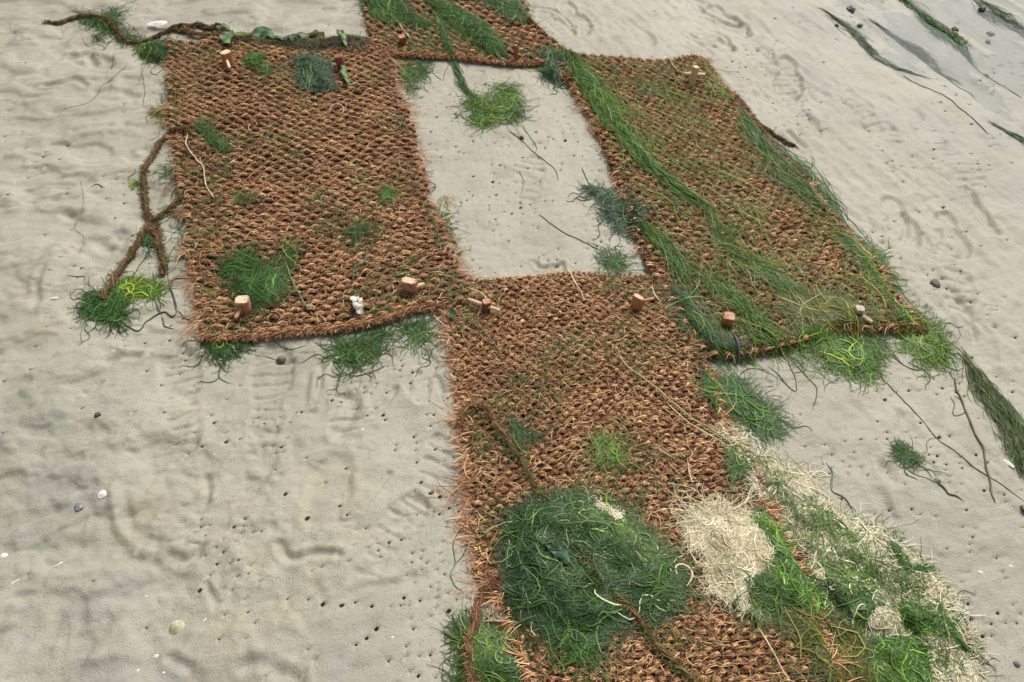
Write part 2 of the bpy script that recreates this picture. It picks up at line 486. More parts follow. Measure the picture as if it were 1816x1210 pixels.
# lookup raster used to lay everything on the ground / on the mats
RX0, RX1, RY0, RY1, RS = -2.7, 2.7, 0.1, 3.6, 0.005
rx = np.arange(RX0, RX1, RS); ry = np.arange(RY0, RY1, RS)
RXX, RYY = np.meshgrid(rx, ry)
RGROUND = relief(RXX, RYY)
def blur(a, k, n=2):
    for _ in range(n):
        for ax in (0, 1):
            c = np.cumsum(np.concatenate([np.repeat(np.take(a, [0], ax), k + 1, ax), a, np.repeat(np.take(a, [-1], ax), k, ax)], ax), ax)
            s1 = np.take(c, np.arange(2 * k + 1, c.shape[ax]), ax); s0 = np.take(c, np.arange(0, c.shape[ax] - 2 * k - 1), ax)
            a = (s1 - s0) / (2 * k + 1)
    return a
RMASK = {k: poly_inside(p.poly, RXX, RYY).astype(float) for k, p in PATCH.items()}
BASE = blur(RGROUND, 3)
RMATZ = BASE.copy()                       # soft bed every mat follows
LIFT = {'left': 0.012, 'top': 0.010, 'right': 0.012, 'lower': 0.005}
for k in ('lower', 'right', 'top', 'left'):
    pass
MATTOP = np.zeros_like(BASE)
for k, mk in RMASK.items():
    MATTOP = np.maximum(MATTOP, blur(mk, 2) * (0.013 + LIFT[k]))
def sample(R, x, y):
    fx = np.clip((x - RX0) / RS, 0, R.shape[1] - 1.001); fy = np.clip((y - RY0) / RS, 0, R.shape[0] - 1.001)
    i, j = fx.astype(int), fy.astype(int); u, v = fx - i, fy - j
    return (R[j, i] * (1 - u) + R[j, i + 1] * u) * (1 - v) + (R[j + 1, i] * (1 - u) + R[j + 1, i + 1] * u) * v
TOPZ = np.maximum(RGROUND, BASE * (MATTOP > 0.001) + MATTOP * 1.0 + RGROUND * (MATTOP <= 0.001))
ground_z = lambda x, y: sample(RGROUND, x, y)
top_z = lambda x, y: sample(TOPZ, x, y)

# ------------------------------------------------------------------ mudflat sheet
def axis(lo, hi, mid, s0, s1):
    def half(L):
        p, out = 0.0, []
        while p < L:
            p += s0 + (s1 - s0) * min(1, (p / L)) ** 1.3
            out.append(p)
        st = s1
        while p < 400:
            st *= 1.5; p += st; out.append(p)
        return np.array(out)
    return np.r_[mid - half(mid - lo)[::-1], mid, mid + half(hi - mid)]
gx = axis(-2.2, 2.2, 0.0, 0.0049, 0.0092)
gy = axis(0.25, 3.2, 0.75, 0.0045, 0.0092)
GX, GY = np.meshgrid(gx, gy)
far = np.maximum(np.abs(GX) - 2.6, np.abs(GY - 1.7) - 2.0)
GZ = relief(GX, GY) * sstep(3.0, 0.2, far)
ny, nx = GX.shape
# burrow holes: the vertex goes down a shaft, its eight neighbours ring the mouth
HOLES = []
def add_hole(x, y, r):
    i, j = int(np.searchsorted(gx, x)), int(np.searchsorted(gy, y))
    if not (4 < i < nx - 5 and 4 < j < ny - 5): return False
    for (a, b) in HOLES:
        if abs(a - i) < 3 and abs(b - j) < 3: return False
    cell = min(gx[i + 1] - gx[i], gy[j + 1] - gy[j]); r = min(r, cell * 1.45)
    zc = GZ[j, i]; x0 = GX[j, i] + rng.uniform(-.4, .4) * cell; y0 = GY[j, i] + rng.uniform(-.4, .4) * cell
    sq = rng.uniform(0.75, 1.15)
    for dj in (-1, 0, 1):
        for di in (-1, 0, 1):
            if di == 0 and dj == 0: continue
            t = math.atan2(dj, di)
            GX[j + dj, i + di] = x0 + r * math.cos(t); GY[j + dj, i + di] = y0 + r * sq * math.sin(t)
            GZ[j + dj, i + di] = zc + 0.0002
    GX[j, i] = x0 + rng.uniform(-.3, .3) * r; GY[j, i] = y0; GZ[j, i] = zc - r * 9 - 0.010
    HOLES.append((i, j)); return True

for (hx, hy, hr) in [(540,925,7),(606,1078,7),(655,1078,5),(795,1085,7),(777,882,6),(813,908,4),(648,1136,5),(712,1064,5),(505,878,6),
                     (375,750,5),(290,736,4),(324,638,5),(295,607,5),(670,634,4),(727,661,5),(585,712,5),(1798,692,5),(1723,632,5),
                     (1740,1130,6),(1757,1140,5),(1716,1073,5),(1725,1103,6),(1763,1090,5),(1690,1068,5),(1668,1172,5),(1720,955,4),
                     (1510,670,5),(1575,905,4),(1612,905,4),(1555,752,4),(1795,600,5),(1768,745,5),(600,900,5),(615,915,4),(690,965,4),
                     (255,660,4),(280,685,4),(760,760,4),(650,740,4),(680,745,4),(610,830,4),(770,800,4),(735,820,4),(115,345,5),(40,112,5)]:
    c = G((hx, hy)); add_hole(c[0], c[1], hr * 0.58 / 700)
cl = [rng.uniform((330, 600), (840, 1200)) for _ in range(26)] + [rng.uniform((760, 150), (1120, 480)) for _ in range(20)] + \
     [rng.uniform((1300, 560), (1816, 1210)) for _ in range(22)] + [rng.uniform((1250, 20), (1816, 600)) for _ in range(26)] + \
     [rng.uniform((0, 0), (330, 600)) for _ in range(14)]
tries = 0
while len(HOLES) < 1000 and tries < 9000:
    tries += 1
    if rng.random() < 0.72:
        p = cl[rng.integers(len(cl))] + rng.normal(0, 1, 2) * rng.choice([9, 18, 34])
    else:
        p = rng.uniform((0, -10), (1816, 1215))
        if p[0] < 330 and rng.random() < 0.6: continue
        if p[0] < 500 and p[1] > 850 and rng.random() < 0.7: continue
    c = G(p)
    if sample(MATTOP, c[0], c[1]) > 0.001: continue
    add_hole(c[0], c[1], float(np.clip(rng.lognormal(0.62, 0.5), 1.0, 5.2)) * 0.001 * (1.15 if p[1] < 500 else 1.0))
# mineral films on the mud: grey silt / ochre diatoms / green
def spot(pts, r):
    s = np.zeros_like(GX)
    for (p, rr) in pts:
        c = G(p); s = np.maximum(s, np.exp(-(((GX - c[0]) ** 2 + (GY - c[1]) ** 2) / (rr * r) ** 2)))
    return s
n1 = fbm(GX * 7, GY * 7, 3, 71); n2 = fbm(GX * 10, GY * 10, 3, 75)
grey = np.clip(spot([((120,1080),2.2),((60,900),1.8),((250,1180),2.0),((290,1070),1.2),((450,1200),1.4),((30,760),1.0),((600,1170),1.4)], 0.09) * (0.55 + 0.9 * n1), 0, 0.9)
wd = (GX - WA[0]) * wnrm[0] + (GY - WA[1]) * wnrm[1]
grey = np.maximum(grey, np.clip(sstep(-0.7, 0.25, wd) * (0.45 + 0.6 * n1), 0, 0.8))
grey = np.maximum(grey, 0.85 * sstep(0.02, 0.30, n2) * spot([((10,940),1.0)], 0.06))
ochre = np.clip(spot([((425,1100),1.0),((240,920),0.9),((340,960),0.9),((480,1060),1.2),((590,880),1.0),((60,500),0.6),((70,590),0.6)], 0.09) * (0.5 + 1.1 * n2), 0, 0.75)
n3 = np.clip(0.5 + 1.1 * fbm(GX * 26, GY * 26, 3, 77), 0, 1)
grey = grey * (0.35 + 0.65 * n3) * 0.9; ochre = ochre * (0.3 + 0.7 * n3) * 0.75
green = n3 * np.clip(spot([((60,975),0.5),((60,985),0.35),((330,1110),0.35),((110,720),1.3),((160,590),0.5),((40,690),0.8)], 0.07) * (0.35 + 1.0 * n2), 0, 0.6)
idx = np.arange(nx * ny).reshape(ny, nx)
F = np.stack([idx[:-1, :-1], idx[:-1, 1:], idx[1:, 1:], idx[1:, :-1]], -1).reshape(-1, 4)
mud_me = mesh_from('mudflat', np.stack([GX, GY, GZ], -1).reshape(-1, 3), F, np.stack([grey, ochre, green], -1).reshape(-1, 3))
sm = np.ones((ny - 1, nx - 1), bool)
for (i, j) in HOLES: sm[j - 1:j + 1, i - 1:i + 1] = False      # crisp shafts
mud_me.polygons.foreach_set('use_smooth', sm.ravel()); mud_me.update()
link('mudflat', mud_me, MUD, kind='structure')

# shallow water left in the drainage on the upper right
def water():
    m, n, l, p = new_mat('shallow_water')
    gl = n.new('ShaderNodeBsdfGlossy'); gl.inputs['Roughness'].default_value = 0.06; gl.inputs['Color'].default_value = (1, 1, 1, 1)
    tr = n.new('ShaderNodeBsdfTransparent'); tr.inputs['Color'].default_value = (0.90, 0.925, 0.94, 1)
    fr = n.new('ShaderNodeFresnel'); fr.inputs['IOR'].default_value = 1.33
    ms = n.new('ShaderNodeMixShader')
    t = n.new('ShaderNodeTexNoise'); t.inputs['Scale'].default_value = 30; t.inputs['Detail'].default_value = 3
    tc = n.new('ShaderNodeTexCoord'); l.new(tc.outputs['Object'], t.inputs['Vector'])
    b = n.new('ShaderNodeBump'); b.inputs['Strength'].default_value = 0.25; b.inputs['Distance'].default_value = 0.004
    l.new(t.outputs['Fac'], b.inputs['Height']); l.new(b.outputs[0], gl.inputs['Normal']); l.new(b.outputs[0], fr.inputs['Normal'])
    l.new(fr.outputs[0], ms.inputs[0]); l.new(tr.outputs[0], ms.inputs[1]); l.new(gl.outputs[0], ms.inputs[2])
    l.new(ms.outputs[0], n['Material Output'].inputs['Surface'])
    q = [WA - 0.6 * wdir - 0.15 * wnrm, WB + 2.5 * wdir - 0.15 * wnrm, WB + 2.5 * wdir + 3 * wnrm, WA - 0.6 * wdir + 3 * wnrm]
    V = np.array([(a[0], a[1], WATER_Z) for a in q])
    link('water', mesh_from('water', V, np.array([[0, 1, 2, 3]])), m, kind='structure')
water()

# ------------------------------------------------------------------ coir mats
COIR_PAL = np.array([(0.094, 0.040, 0.022), (0.185, 0.081, 0.041), (0.305, 0.143, 0.070), (0.46, 0.250, 0.124), (0.65, 0.425, 0.225)])
OLIVE = np.array((0.115, 0.105, 0.035))
def make_mat(key, label, n_weft, n_warp, stain, fray=(0.02, 0.02), fly=2600, group=None):
    pt = PATCH[key]
    root = link('coir_mat', None, None, label=label, category='coir mat', group='woven coir mats pegged on the mud')
    c = pt.at(0.5, 0.5); root.location = (float(c[0]), float(c[1]), 0)
    SUB = 4
    def bed(P): return sample(BASE, P[..., 0], P[..., 1]) + LIFT[key]
    def stainf(P):
        return np.clip(stain * (0.55 + 1.3 * fbm(P[..., 0] * 5, P[..., 1] * 5, 3, 80)), 0, 0.85)
    A = 0.0054
    wu = pt.at(np.linspace(0, 1, 5), 0.5); width = np.linalg.norm(wu[-1] - wu[0])
    pitch = width / n_warp
    vl = pt.at(0.5, np.linspace(0, 1, 5)); vpitch = np.linalg.norm(np.diff(vl, axis=0), axis=1).sum() / n_weft
    RW, RP = 0.290 * vpitch, 0.23 * pitch
    fib_all = []
    # weft rows (across)
    for i in range(n_weft):
        v = (i + 0.5) / n_weft
        S = n_warp * SUB + 1
        u = np.linspace(-0.004 + 0.014 * noise(i * 0.31, 2.2, 60) + rng.uniform(-.02, .008), 1.004 + 0.014 * noise(i * 0.29, 7.2, 61) + rng.uniform(-.008, .02), S)
        vv = v + (0.10 * fbm(u * 9, np.full(S, i * 3.1), 2, 90) + 0.10 * noise(u * n_warp * 0.45, np.full(S, i * 4.7), 89)) / n_weft + 0.006 * fbm(u * 3, np.full(S, v * 5), 2, 88)
        P2 = pt.at(u, vv)
        ph = u * n_warp * math.pi + math.pi * i
        amp = A * (1.0 + 0.4 * noise(u * n_warp * 0.6, np.full(S, i * 1.7), 91))
        cw = np.clip(np.cos(ph) * 1.25 + 0.42, -1, 1)
        z = bed(P2) + amp * (cw - 0.25) + 0.0016 * noise(u * n_warp * 0.9, np.full(S, i * 9.1), 63) + 0.0012 * noise(u * 40, np.full(S, i * 2.3), 92)
        P = np.concatenate([P2, z[:, None]], 1)
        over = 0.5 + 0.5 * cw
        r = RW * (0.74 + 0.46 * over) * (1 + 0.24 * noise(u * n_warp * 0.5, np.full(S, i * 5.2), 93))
        t = 0.08 + 0.22 * over + 0.28 * noise(u * n_warp * 0.5, np.full(S, i * 1.37), 94) + rng.uniform(-.1, .1)  # crests lighter, dips darker: light and shade of the weave painted in
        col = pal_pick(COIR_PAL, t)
        sf = stainf(P)[:, None]; col = col * (1 - sf) + OLIVE * sf
        V, Fq, C = tubes(P[None], r[None], col[None], 4, flat=0.9)
        parts = [(V, Fq, C)]
        # surface fibres lying along the row
        nf = n_warp * 8
        s0 = rng.uniform(0, S - 10, nf); ln = rng.uniform(4.0, 8.5, nf)
        # favour the humps
        hump = np.round((s0 / SUB + i) / 2) * 2 - i
        s0 = np.clip(np.where(rng.random(nf) < 0.7, hump * SUB - ln / 2 + rng.normal(0, .9, nf), s0), 0, S - 10)
        k = s0[:, None] + ln[:, None] * np.linspace(0, 1, 4)
        ii = np.clip(k.astype(int), 0, S - 2); ff = (k - ii)[..., None]
        Q = P[ii] * (1 - ff) + P[ii + 1] * ff
        th = rng.uniform(-1.25, 1.25, nf)[:, None] + np.linspace(-1, 1, 4) * rng.normal(0.5, 0.45, nf)[:, None]
        tang = P[np.clip(ii + 1, 0, S - 1)] - P[ii]; tang[..., 2] = 0
        tang /= np.linalg.norm(tang, axis=2, keepdims=True) + 1e-9
        sd = np.stack([-tang[..., 1], tang[..., 0], np.zeros_like(tang[..., 0])], -1)
        rr = (r[ii] + rng.uniform(-0.0002, 0.0016, (nf, 1)) + rng.exponential(0.0014, (nf, 1)) * np.array([1, 0, 0, 1.0]))[..., None]
        Q = Q + sd * np.sin(th)[..., None] * rr * 1.05; Q[..., 2] += (np.cos(th) * rr[..., 0] * 0.9)
        fc = pal_pick(COIR_PAL * 1.25, np.clip(0.34 + 0.48 * np.clip(np.cos(th[:, 1] * 1.3), 0, 1) * over[ii[:, 1]] + 0.30 * rng.normal(size=nf), 0.03, 1)) * (1 + 0.35 * noise(Q[:, 1, 0] * 60, Q[:, 1, 1] * 60, 101))[:, None]  # upward-facing fibres on the crests tinted paler, a painted highlight
        yl = (noise(Q[:, 1, 0] * 45, Q[:, 1, 1] * 45, 102) > 0.42)[:, None]; fc = np.where(yl, fc * np.array((0.95, 1.12, 0.75)), fc)
        fc = np.clip(fc, 0, 1)
        sf = stainf(Q[:, 1])[:, None] * 0.8; fc = fc * (1 - sf) + OLIVE * 1.5 * sf
        parts.append(ribbons(Q, rng.uniform(0.0011, 0.0026, nf), fc, 0.4))
        V, Fq, C = merge(parts)
        link('weft_yarn', mesh_from('weft_yarn', V, Fq, C), COIR, root)
    # warp yarns (along)
    for j in range(1 if key in ('left', 'lower') else 0, n_warp + (0 if key == 'left' else 1)):
        u0 = j / n_warp
        S = n_weft * 3 + 1
        v = np.linspace(-0.004, 1.004, S)
        uu = u0 + 0.004 * fbm(v * 9, np.full(S, j * 2.9), 2, 95) * 30 / n_warp
        P2 = pt.at(uu, v)
        ph = v * n_weft * math.pi + math.pi * (j - 0.5)
        z = bed(P2) - 0.0022 - A * 0.62 * np.sin(v * n_weft * math.pi) * (1 if j % 2 == 0 else -1)
        P = np.concatenate([P2, z[:, None]], 1)
        r = RP * (1 + 0.25 * noise(v * n_weft * 0.5, np.full(S, j * 5.2), 96))
        col = pal_pick(COIR_PAL * 0.72, 0.20 + 0.22 * noise(v * n_weft * 0.4, np.full(S, j * 1.3), 97) + rng.uniform(-.08, .08))  # palette darkened to paint shade into the gaps below the weft
        sf = stainf(P)[:, None]; col = col * (1 - sf) + OLIVE * 0.8 * sf
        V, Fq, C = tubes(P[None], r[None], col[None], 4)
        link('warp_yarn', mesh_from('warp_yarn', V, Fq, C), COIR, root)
    # fly-away fibres, frayed ends
    def loose(n, uf, vf, L, lift, col_t, spread, base_dir=None, mul=1.0):
        u, v = uf, vf
        P2 = pt.at(u, v)
        e = pt.at(u + 0.01, v) - P2
        th = np.arctan2(e[:, 1], e[:, 0]) + rng.normal(0, spread, n) + (rng.random(n) < 0.5) * math.pi
        if base_dir is not None: th = np.arctan2(e[:, 1], e[:, 0]) + base_dir + rng.normal(0, spread, n)
        S = 5
        t = np.linspace(0, 1, S)
        curl = rng.normal(0, 0.9, n)
        hd = th[:, None] + curl[:, None] * t
        stp = (rng.uniform(*L, n) * mul / (S - 1))[:, None]
        X = P2[:, :1] + np.c_[np.zeros(n), np.cumsum(np.cos(hd[:, 1:]) * stp, 1)]
        Y = P2[:, 1:] + np.c_[np.zeros(n), np.cumsum(np.sin(hd[:, 1:]) * stp, 1)]
        lf = rng.uniform(*lift, n)[:, None] * rng.uniform(0.3, 1.3, n)[:, None]
        return X, Y, t, lf
    def fibres(X, Y, Z, n, ct, rad=(0.00045, 0.0009)):
        P = np.stack([X, Y, Z], -1)
        c = pal_pick(COIR_PAL * 1.2, np.clip(ct + 0.25 * rng.normal(size=n), 0, 1))
        pale = rng.random(n) < 0.05
        c[pale] = np.array((0.52, 0.36, 0.20)) * rng.uniform(0.8, 1.1, (pale.sum(), 1))
        sf = stainf(P[:, 2])[:, None] * 0.7; c = c * (1 - sf) + OLIVE * 1.6 * sf
        return ribbons(P, 1.9 * rng.uniform(*rad, n), c, 0.5)
    n = fly
    X, Y, t, lf = loose(n, rng.uniform(0, 1, n), rng.uniform(0, 1, n), (0.010, 0.042), (0.001, 0.008), 0.7, 0.75)
    Z = sample(BASE, X, Y) + LIFT[key] + 0.007 + lf * np.sin(t * math.pi) ** 0.7
    link('loose_fibres', mesh_from('loose_fibres', *fibres(X, Y, Z, n, 0.7)), COIR, root, kind='stuff')
    parts = []
    for side, fr in ((0, fray[0]), (1, fray[1])):
        n = n_weft * 16
        row = (np.repeat(np.arange(n_weft), 16) + 0.5) / n_weft
        rowf = np.repeat(rng.lognormal(-0.1, 0.55, n_weft).clip(0.3, 2.4), 16); rowa = np.repeat(rng.normal(0, 0.35, n_weft), 16)
        X, Y, t, lf = loose(n, np.full(n, float(side)) + rng.uniform(-0.02, 0.012, n) * (1 if side else -1),
                            row + rng.normal(0, 0.16 / n_weft, n), (0.35 * fr, 1.5 * fr), (0.0, 0.008), 0.6, 0.42, math.pi * (1 - side) + rowa, rowf)
        Z = top_z(X, Y) * 0 + sample(BASE, X, Y) + LIFT[key] * (1 - 0.8 * t) + 0.004 + lf * t * (1 - t) * 3
        Z = np.maximum(Z, ground_z(X, Y) + 0.0008)
        parts.append(fibres(X, Y, Z, n, 0.62, (0.0006, 0.0012)))
    link('frayed_ends', mesh_from('frayed_ends', *merge(parts)), COIR, root, kind='stuff')
    return root, fibres

def rope_parts(P, r, n_ply=2, fuzz=12, tone=0.35, green=0.0, twist=0.05, dark=1.0):
    """two-ply twisted coir cord along P (S,3)"""
    S = len(P)
    T, Sd, U = frames(P[None]); Sd, U = Sd[0], U[0]
    s = np.r_[0, np.cumsum(np.linalg.norm(np.diff(P, axis=0), axis=1))]
    parts = []
    olive = np.array((0.09, 0.11, 0.03))
    tap = np.clip(np.minimum(s, s[-1] - s) / (3 * r), 0.35, 1)
    for k in range(n_ply):
        a = s / twist * 2 * math.pi + k * 2 * math.pi / n_ply
        Q = P + (Sd * np.cos(a)[:, None] + U * np.sin(a)[:, None]) * (0.5 * r * tap)[:, None]
        col = dark * pal_pick(COIR_PAL * 0.9, np.clip(tone + 0.25 * noise(s * 60, np.full(S, k * 3.0), 12), 0, 1))
        gm = np.clip(green + 0.9 * green * noise(s * 14, np.full(S, 2.0), 13), 0, 0.9)[:, None]
        col = col * (1 - gm) + olive * gm
        parts.append(tubes(Q[None], (0.58 * r * tap * (1 + 0.2 * noise(s * 90, np.full(S, k * 2.0), 14)))[None], col[None], 5))
        n = max(6, int(s[-1] / 0.01) * 7)
        i0 = rng.uniform(0, S - 2, n); ln = rng.uniform(0.02, 0.05, n) / (s[-1] / (S - 1))
        kk = np.clip(i0[:, None] + ln[:, None] * np.linspace(0, 1, 5), 0, S - 1.001)
        ii = kk.astype(int); ff = (kk - ii)[..., None]
        C0 = Q[ii] * (1 - ff) + Q[np.minimum(ii + 1, S - 1)] * ff
        th = rng.uniform(0, 2 * math.pi, n)[:, None] + np.linspace(0, 1.2, 5)
        off = Sd[ii] * np.cos(th)[..., None] + U[ii] * np.sin(th)[..., None]
        C0 = C0 + off * (r * rng.uniform(0.5, 1.05, (n, 1, 1)))
        fc = dark * pal_pick(COIR_PAL * 1.1, np.clip(tone + 0.2 + 0.25 * rng.normal(size=n), 0, 1))
        g2 = (rng.random(n) < green)[:, None]; fc = np.where(g2, olive * rng.uniform(0.8, 2.0, (n, 1)), fc)
        parts.append(ribbons(C0, rng.uniform(0.0011, 0.0020, n), fc, 0.8))
    n = max(8, int(s[-1] / 0.01 * fuzz))
    i0 = rng.integers(0, S, n)
    th = rng.uniform(0, 2 * math.pi, n)
    L = rng.uniform(0.006, 0.022, n)
    t = np.linspace(0, 1, 4)
    hd = th[:, None] + rng.normal(0, 0.8, n)[:, None] * t
    X = P[i0, 0][:, None] + np.cumsum(np.cos(hd), 1) * L[:, None] / 4
    Y = P[i0, 1][:, None] + np.cumsum(np.sin(hd), 1) * L[:, None] / 4
    Z = np.maximum(P[i0, 2][:, None] + (r * rng.uniform(-.6, .9, n))[:, None] + rng.normal(0, 0.004, n)[:, None] * t, top_z(X, Y) * 0 + ground_z(X, Y) + 0.0006)
    fc = dark * pal_pick(COIR_PAL * 1.1, np.clip(tone + 0.2 + 0.25 * rng.normal(size=n), 0, 1))
    g2 = (rng.random(n) < green)[:, None]; fc = np.where(g2, olive * rng.uniform(0.8, 2.2, (n, 1)), fc)
    parts.append(ribbons(np.stack([X, Y, Z], -1), rng.uniform(0.0009, 0.0016, n), fc, 0.8))
    return parts

def lay(px_pts, r, step=0.008, wob=0.0):
    p = smooth_path(G(px_pts), step)
    z = top_z(p[:, 0], p[:, 1])
    k = np.ones(5) / 5
    z = np.convolve(np.pad(z, 2, 'edge'), k, 'valid')
    z = np.maximum(z, ground_z(p[:, 0], p[:, 1])) + r
    if wob:
        p = p + wob * np.stack([noise(np.arange(len(p)) * 0.21, np.full(len(p), 1.0 + px_pts[0][0])), noise(np.arange(len(p)) * 0.21, np.full(len(p), 7.0 + px_pts[0][1]))], -1)
    return np.c_[p, z]

root_left, _ = make_mat('left', 'large brown coir mat with a white crumpled scrap near its lower edge', 72, 35, 0.07, (0.028, 0.032), 4600)
root_top, _ = make_mat('top', 'coir mat cut by the top edge, half hidden under green weed', 32, 31, 0.18, (0.014, 0.016), 2000)
root_right, _ = make_mat('right', 'coir mat heavily overgrown with combed green seaweed, beside the footprints', 66, 33, 0.13, (0.018, 0.018), 4600)
root_low, _ = make_mat('lower', 'longest coir mat carrying the dark green seaweed heap and reaching the bottom of the picture', 78, 43, 0.06, (0.030, 0.022), 5000)

def edge_cord(root, px_pts, r, lift, tone=0.4, green=0.0):
    P = lay(px_pts, 0.0)
    P[:, 2] = sample(BASE, P[:, 0], P[:, 1]) + lift
    link('edge_cord', mesh_from('edge_cord', *merge(rope_parts(P, r * 0.72, 3, 60, tone, green, 0.07))), COIR, root)
edge_cord(root_left, [(360,606),(450,601),(540,593),(620,585),(690,571),(735,557),(790,549)], 0.0085, 0.013, 0.35)
edge_cord(root_left, [(330,58),(360,66),(420,72),(480,72),(560,76),(630,70)], 0.008, 0.012, 0.15, 0.25)
edge_cord(root_top, [(690,100),(760,104),(830,109),(880,118),(950,119),(988,108)], 0.008, 0.012, 0.45)
edge_cord(root_right, [(1480,593),(1540,592),(1600,586),(1640,590)], 0.007, 0.009, 0.1, 0.4)
edge_cord(root_right, [(1300,172),(1330,210),(1365,262)], 0.008, 0.014, 0.15, 0.2)
edge_cord(root_low, [(1255,905),(1300,912),(1345,897)], 0.007, 0.012, 0.3)

# ------------------------------------------------------------------ seaweed
DARK = [(0.020, 0.052, 0.022), (0.038, 0.088, 0.034), (0.065, 0.128, 0.036), (0.115, 0.185, 0.04)]
BLUE = [(0.025, 0.060, 0.038), (0.042, 0.090, 0.058), (0.062, 0.118, 0.075), (0.095, 0.155, 0.092)]
MID = [(0.025, 0.065, 0.020), (0.045, 0.115, 0.028), (0.072, 0.160, 0.032), (0.110, 0.195, 0.038)]
LIME = [(0.050, 0.115, 0.025), (0.085, 0.175, 0.030), (0.13, 0.225, 0.036), (0.20, 0.27, 0.055)]
OLV = [(0.045, 0.060, 0.020), (0.085, 0.105, 0.028), (0.13, 0.145, 0.035), (0.18, 0.17, 0.05)]
CREAM = [(0.38, 0.31, 0.17), (0.54, 0.46, 0.28), (0.68, 0.59, 0.39), (0.78, 0.70, 0.50)]
MIXC = [(0.06, 0.13, 0.035), (0.26, 0.29, 0.12), (0.54, 0.47, 0.29), (0.66, 0.58, 0.39), (0.76, 0.68, 0.49)]
def thread_parts(px_pts, w, col, wob=0.002, n=1):
    out = []
    for k in range(n):
        w = w * (0.72 if max(col) < 0.3 else 0.9)
        P = lay(px_pts, w * 0.4, 0.007, wob)
        S = len(P)
        prof = w * 0.5 * (1 + 0.35 * noise(np.arange(S) * 0.25, np.full(S, px_pts[0][0] * 0.37)))
        prof *= np.clip(np.minimum(np.arange(S), S - 1 - np.arange(S)) / 4 + 0.35, 0, 1)
        c = np.asarray(col) * (1 + 0.3 * noise(np.arange(S) * 0.18, np.full(S, px_pts[0][1] * 0.11)))[:, None]
        out.append(tubes(P[None], prof[None], np.clip(c, 0, 1)[None], 5, flat=0.7))
    return out

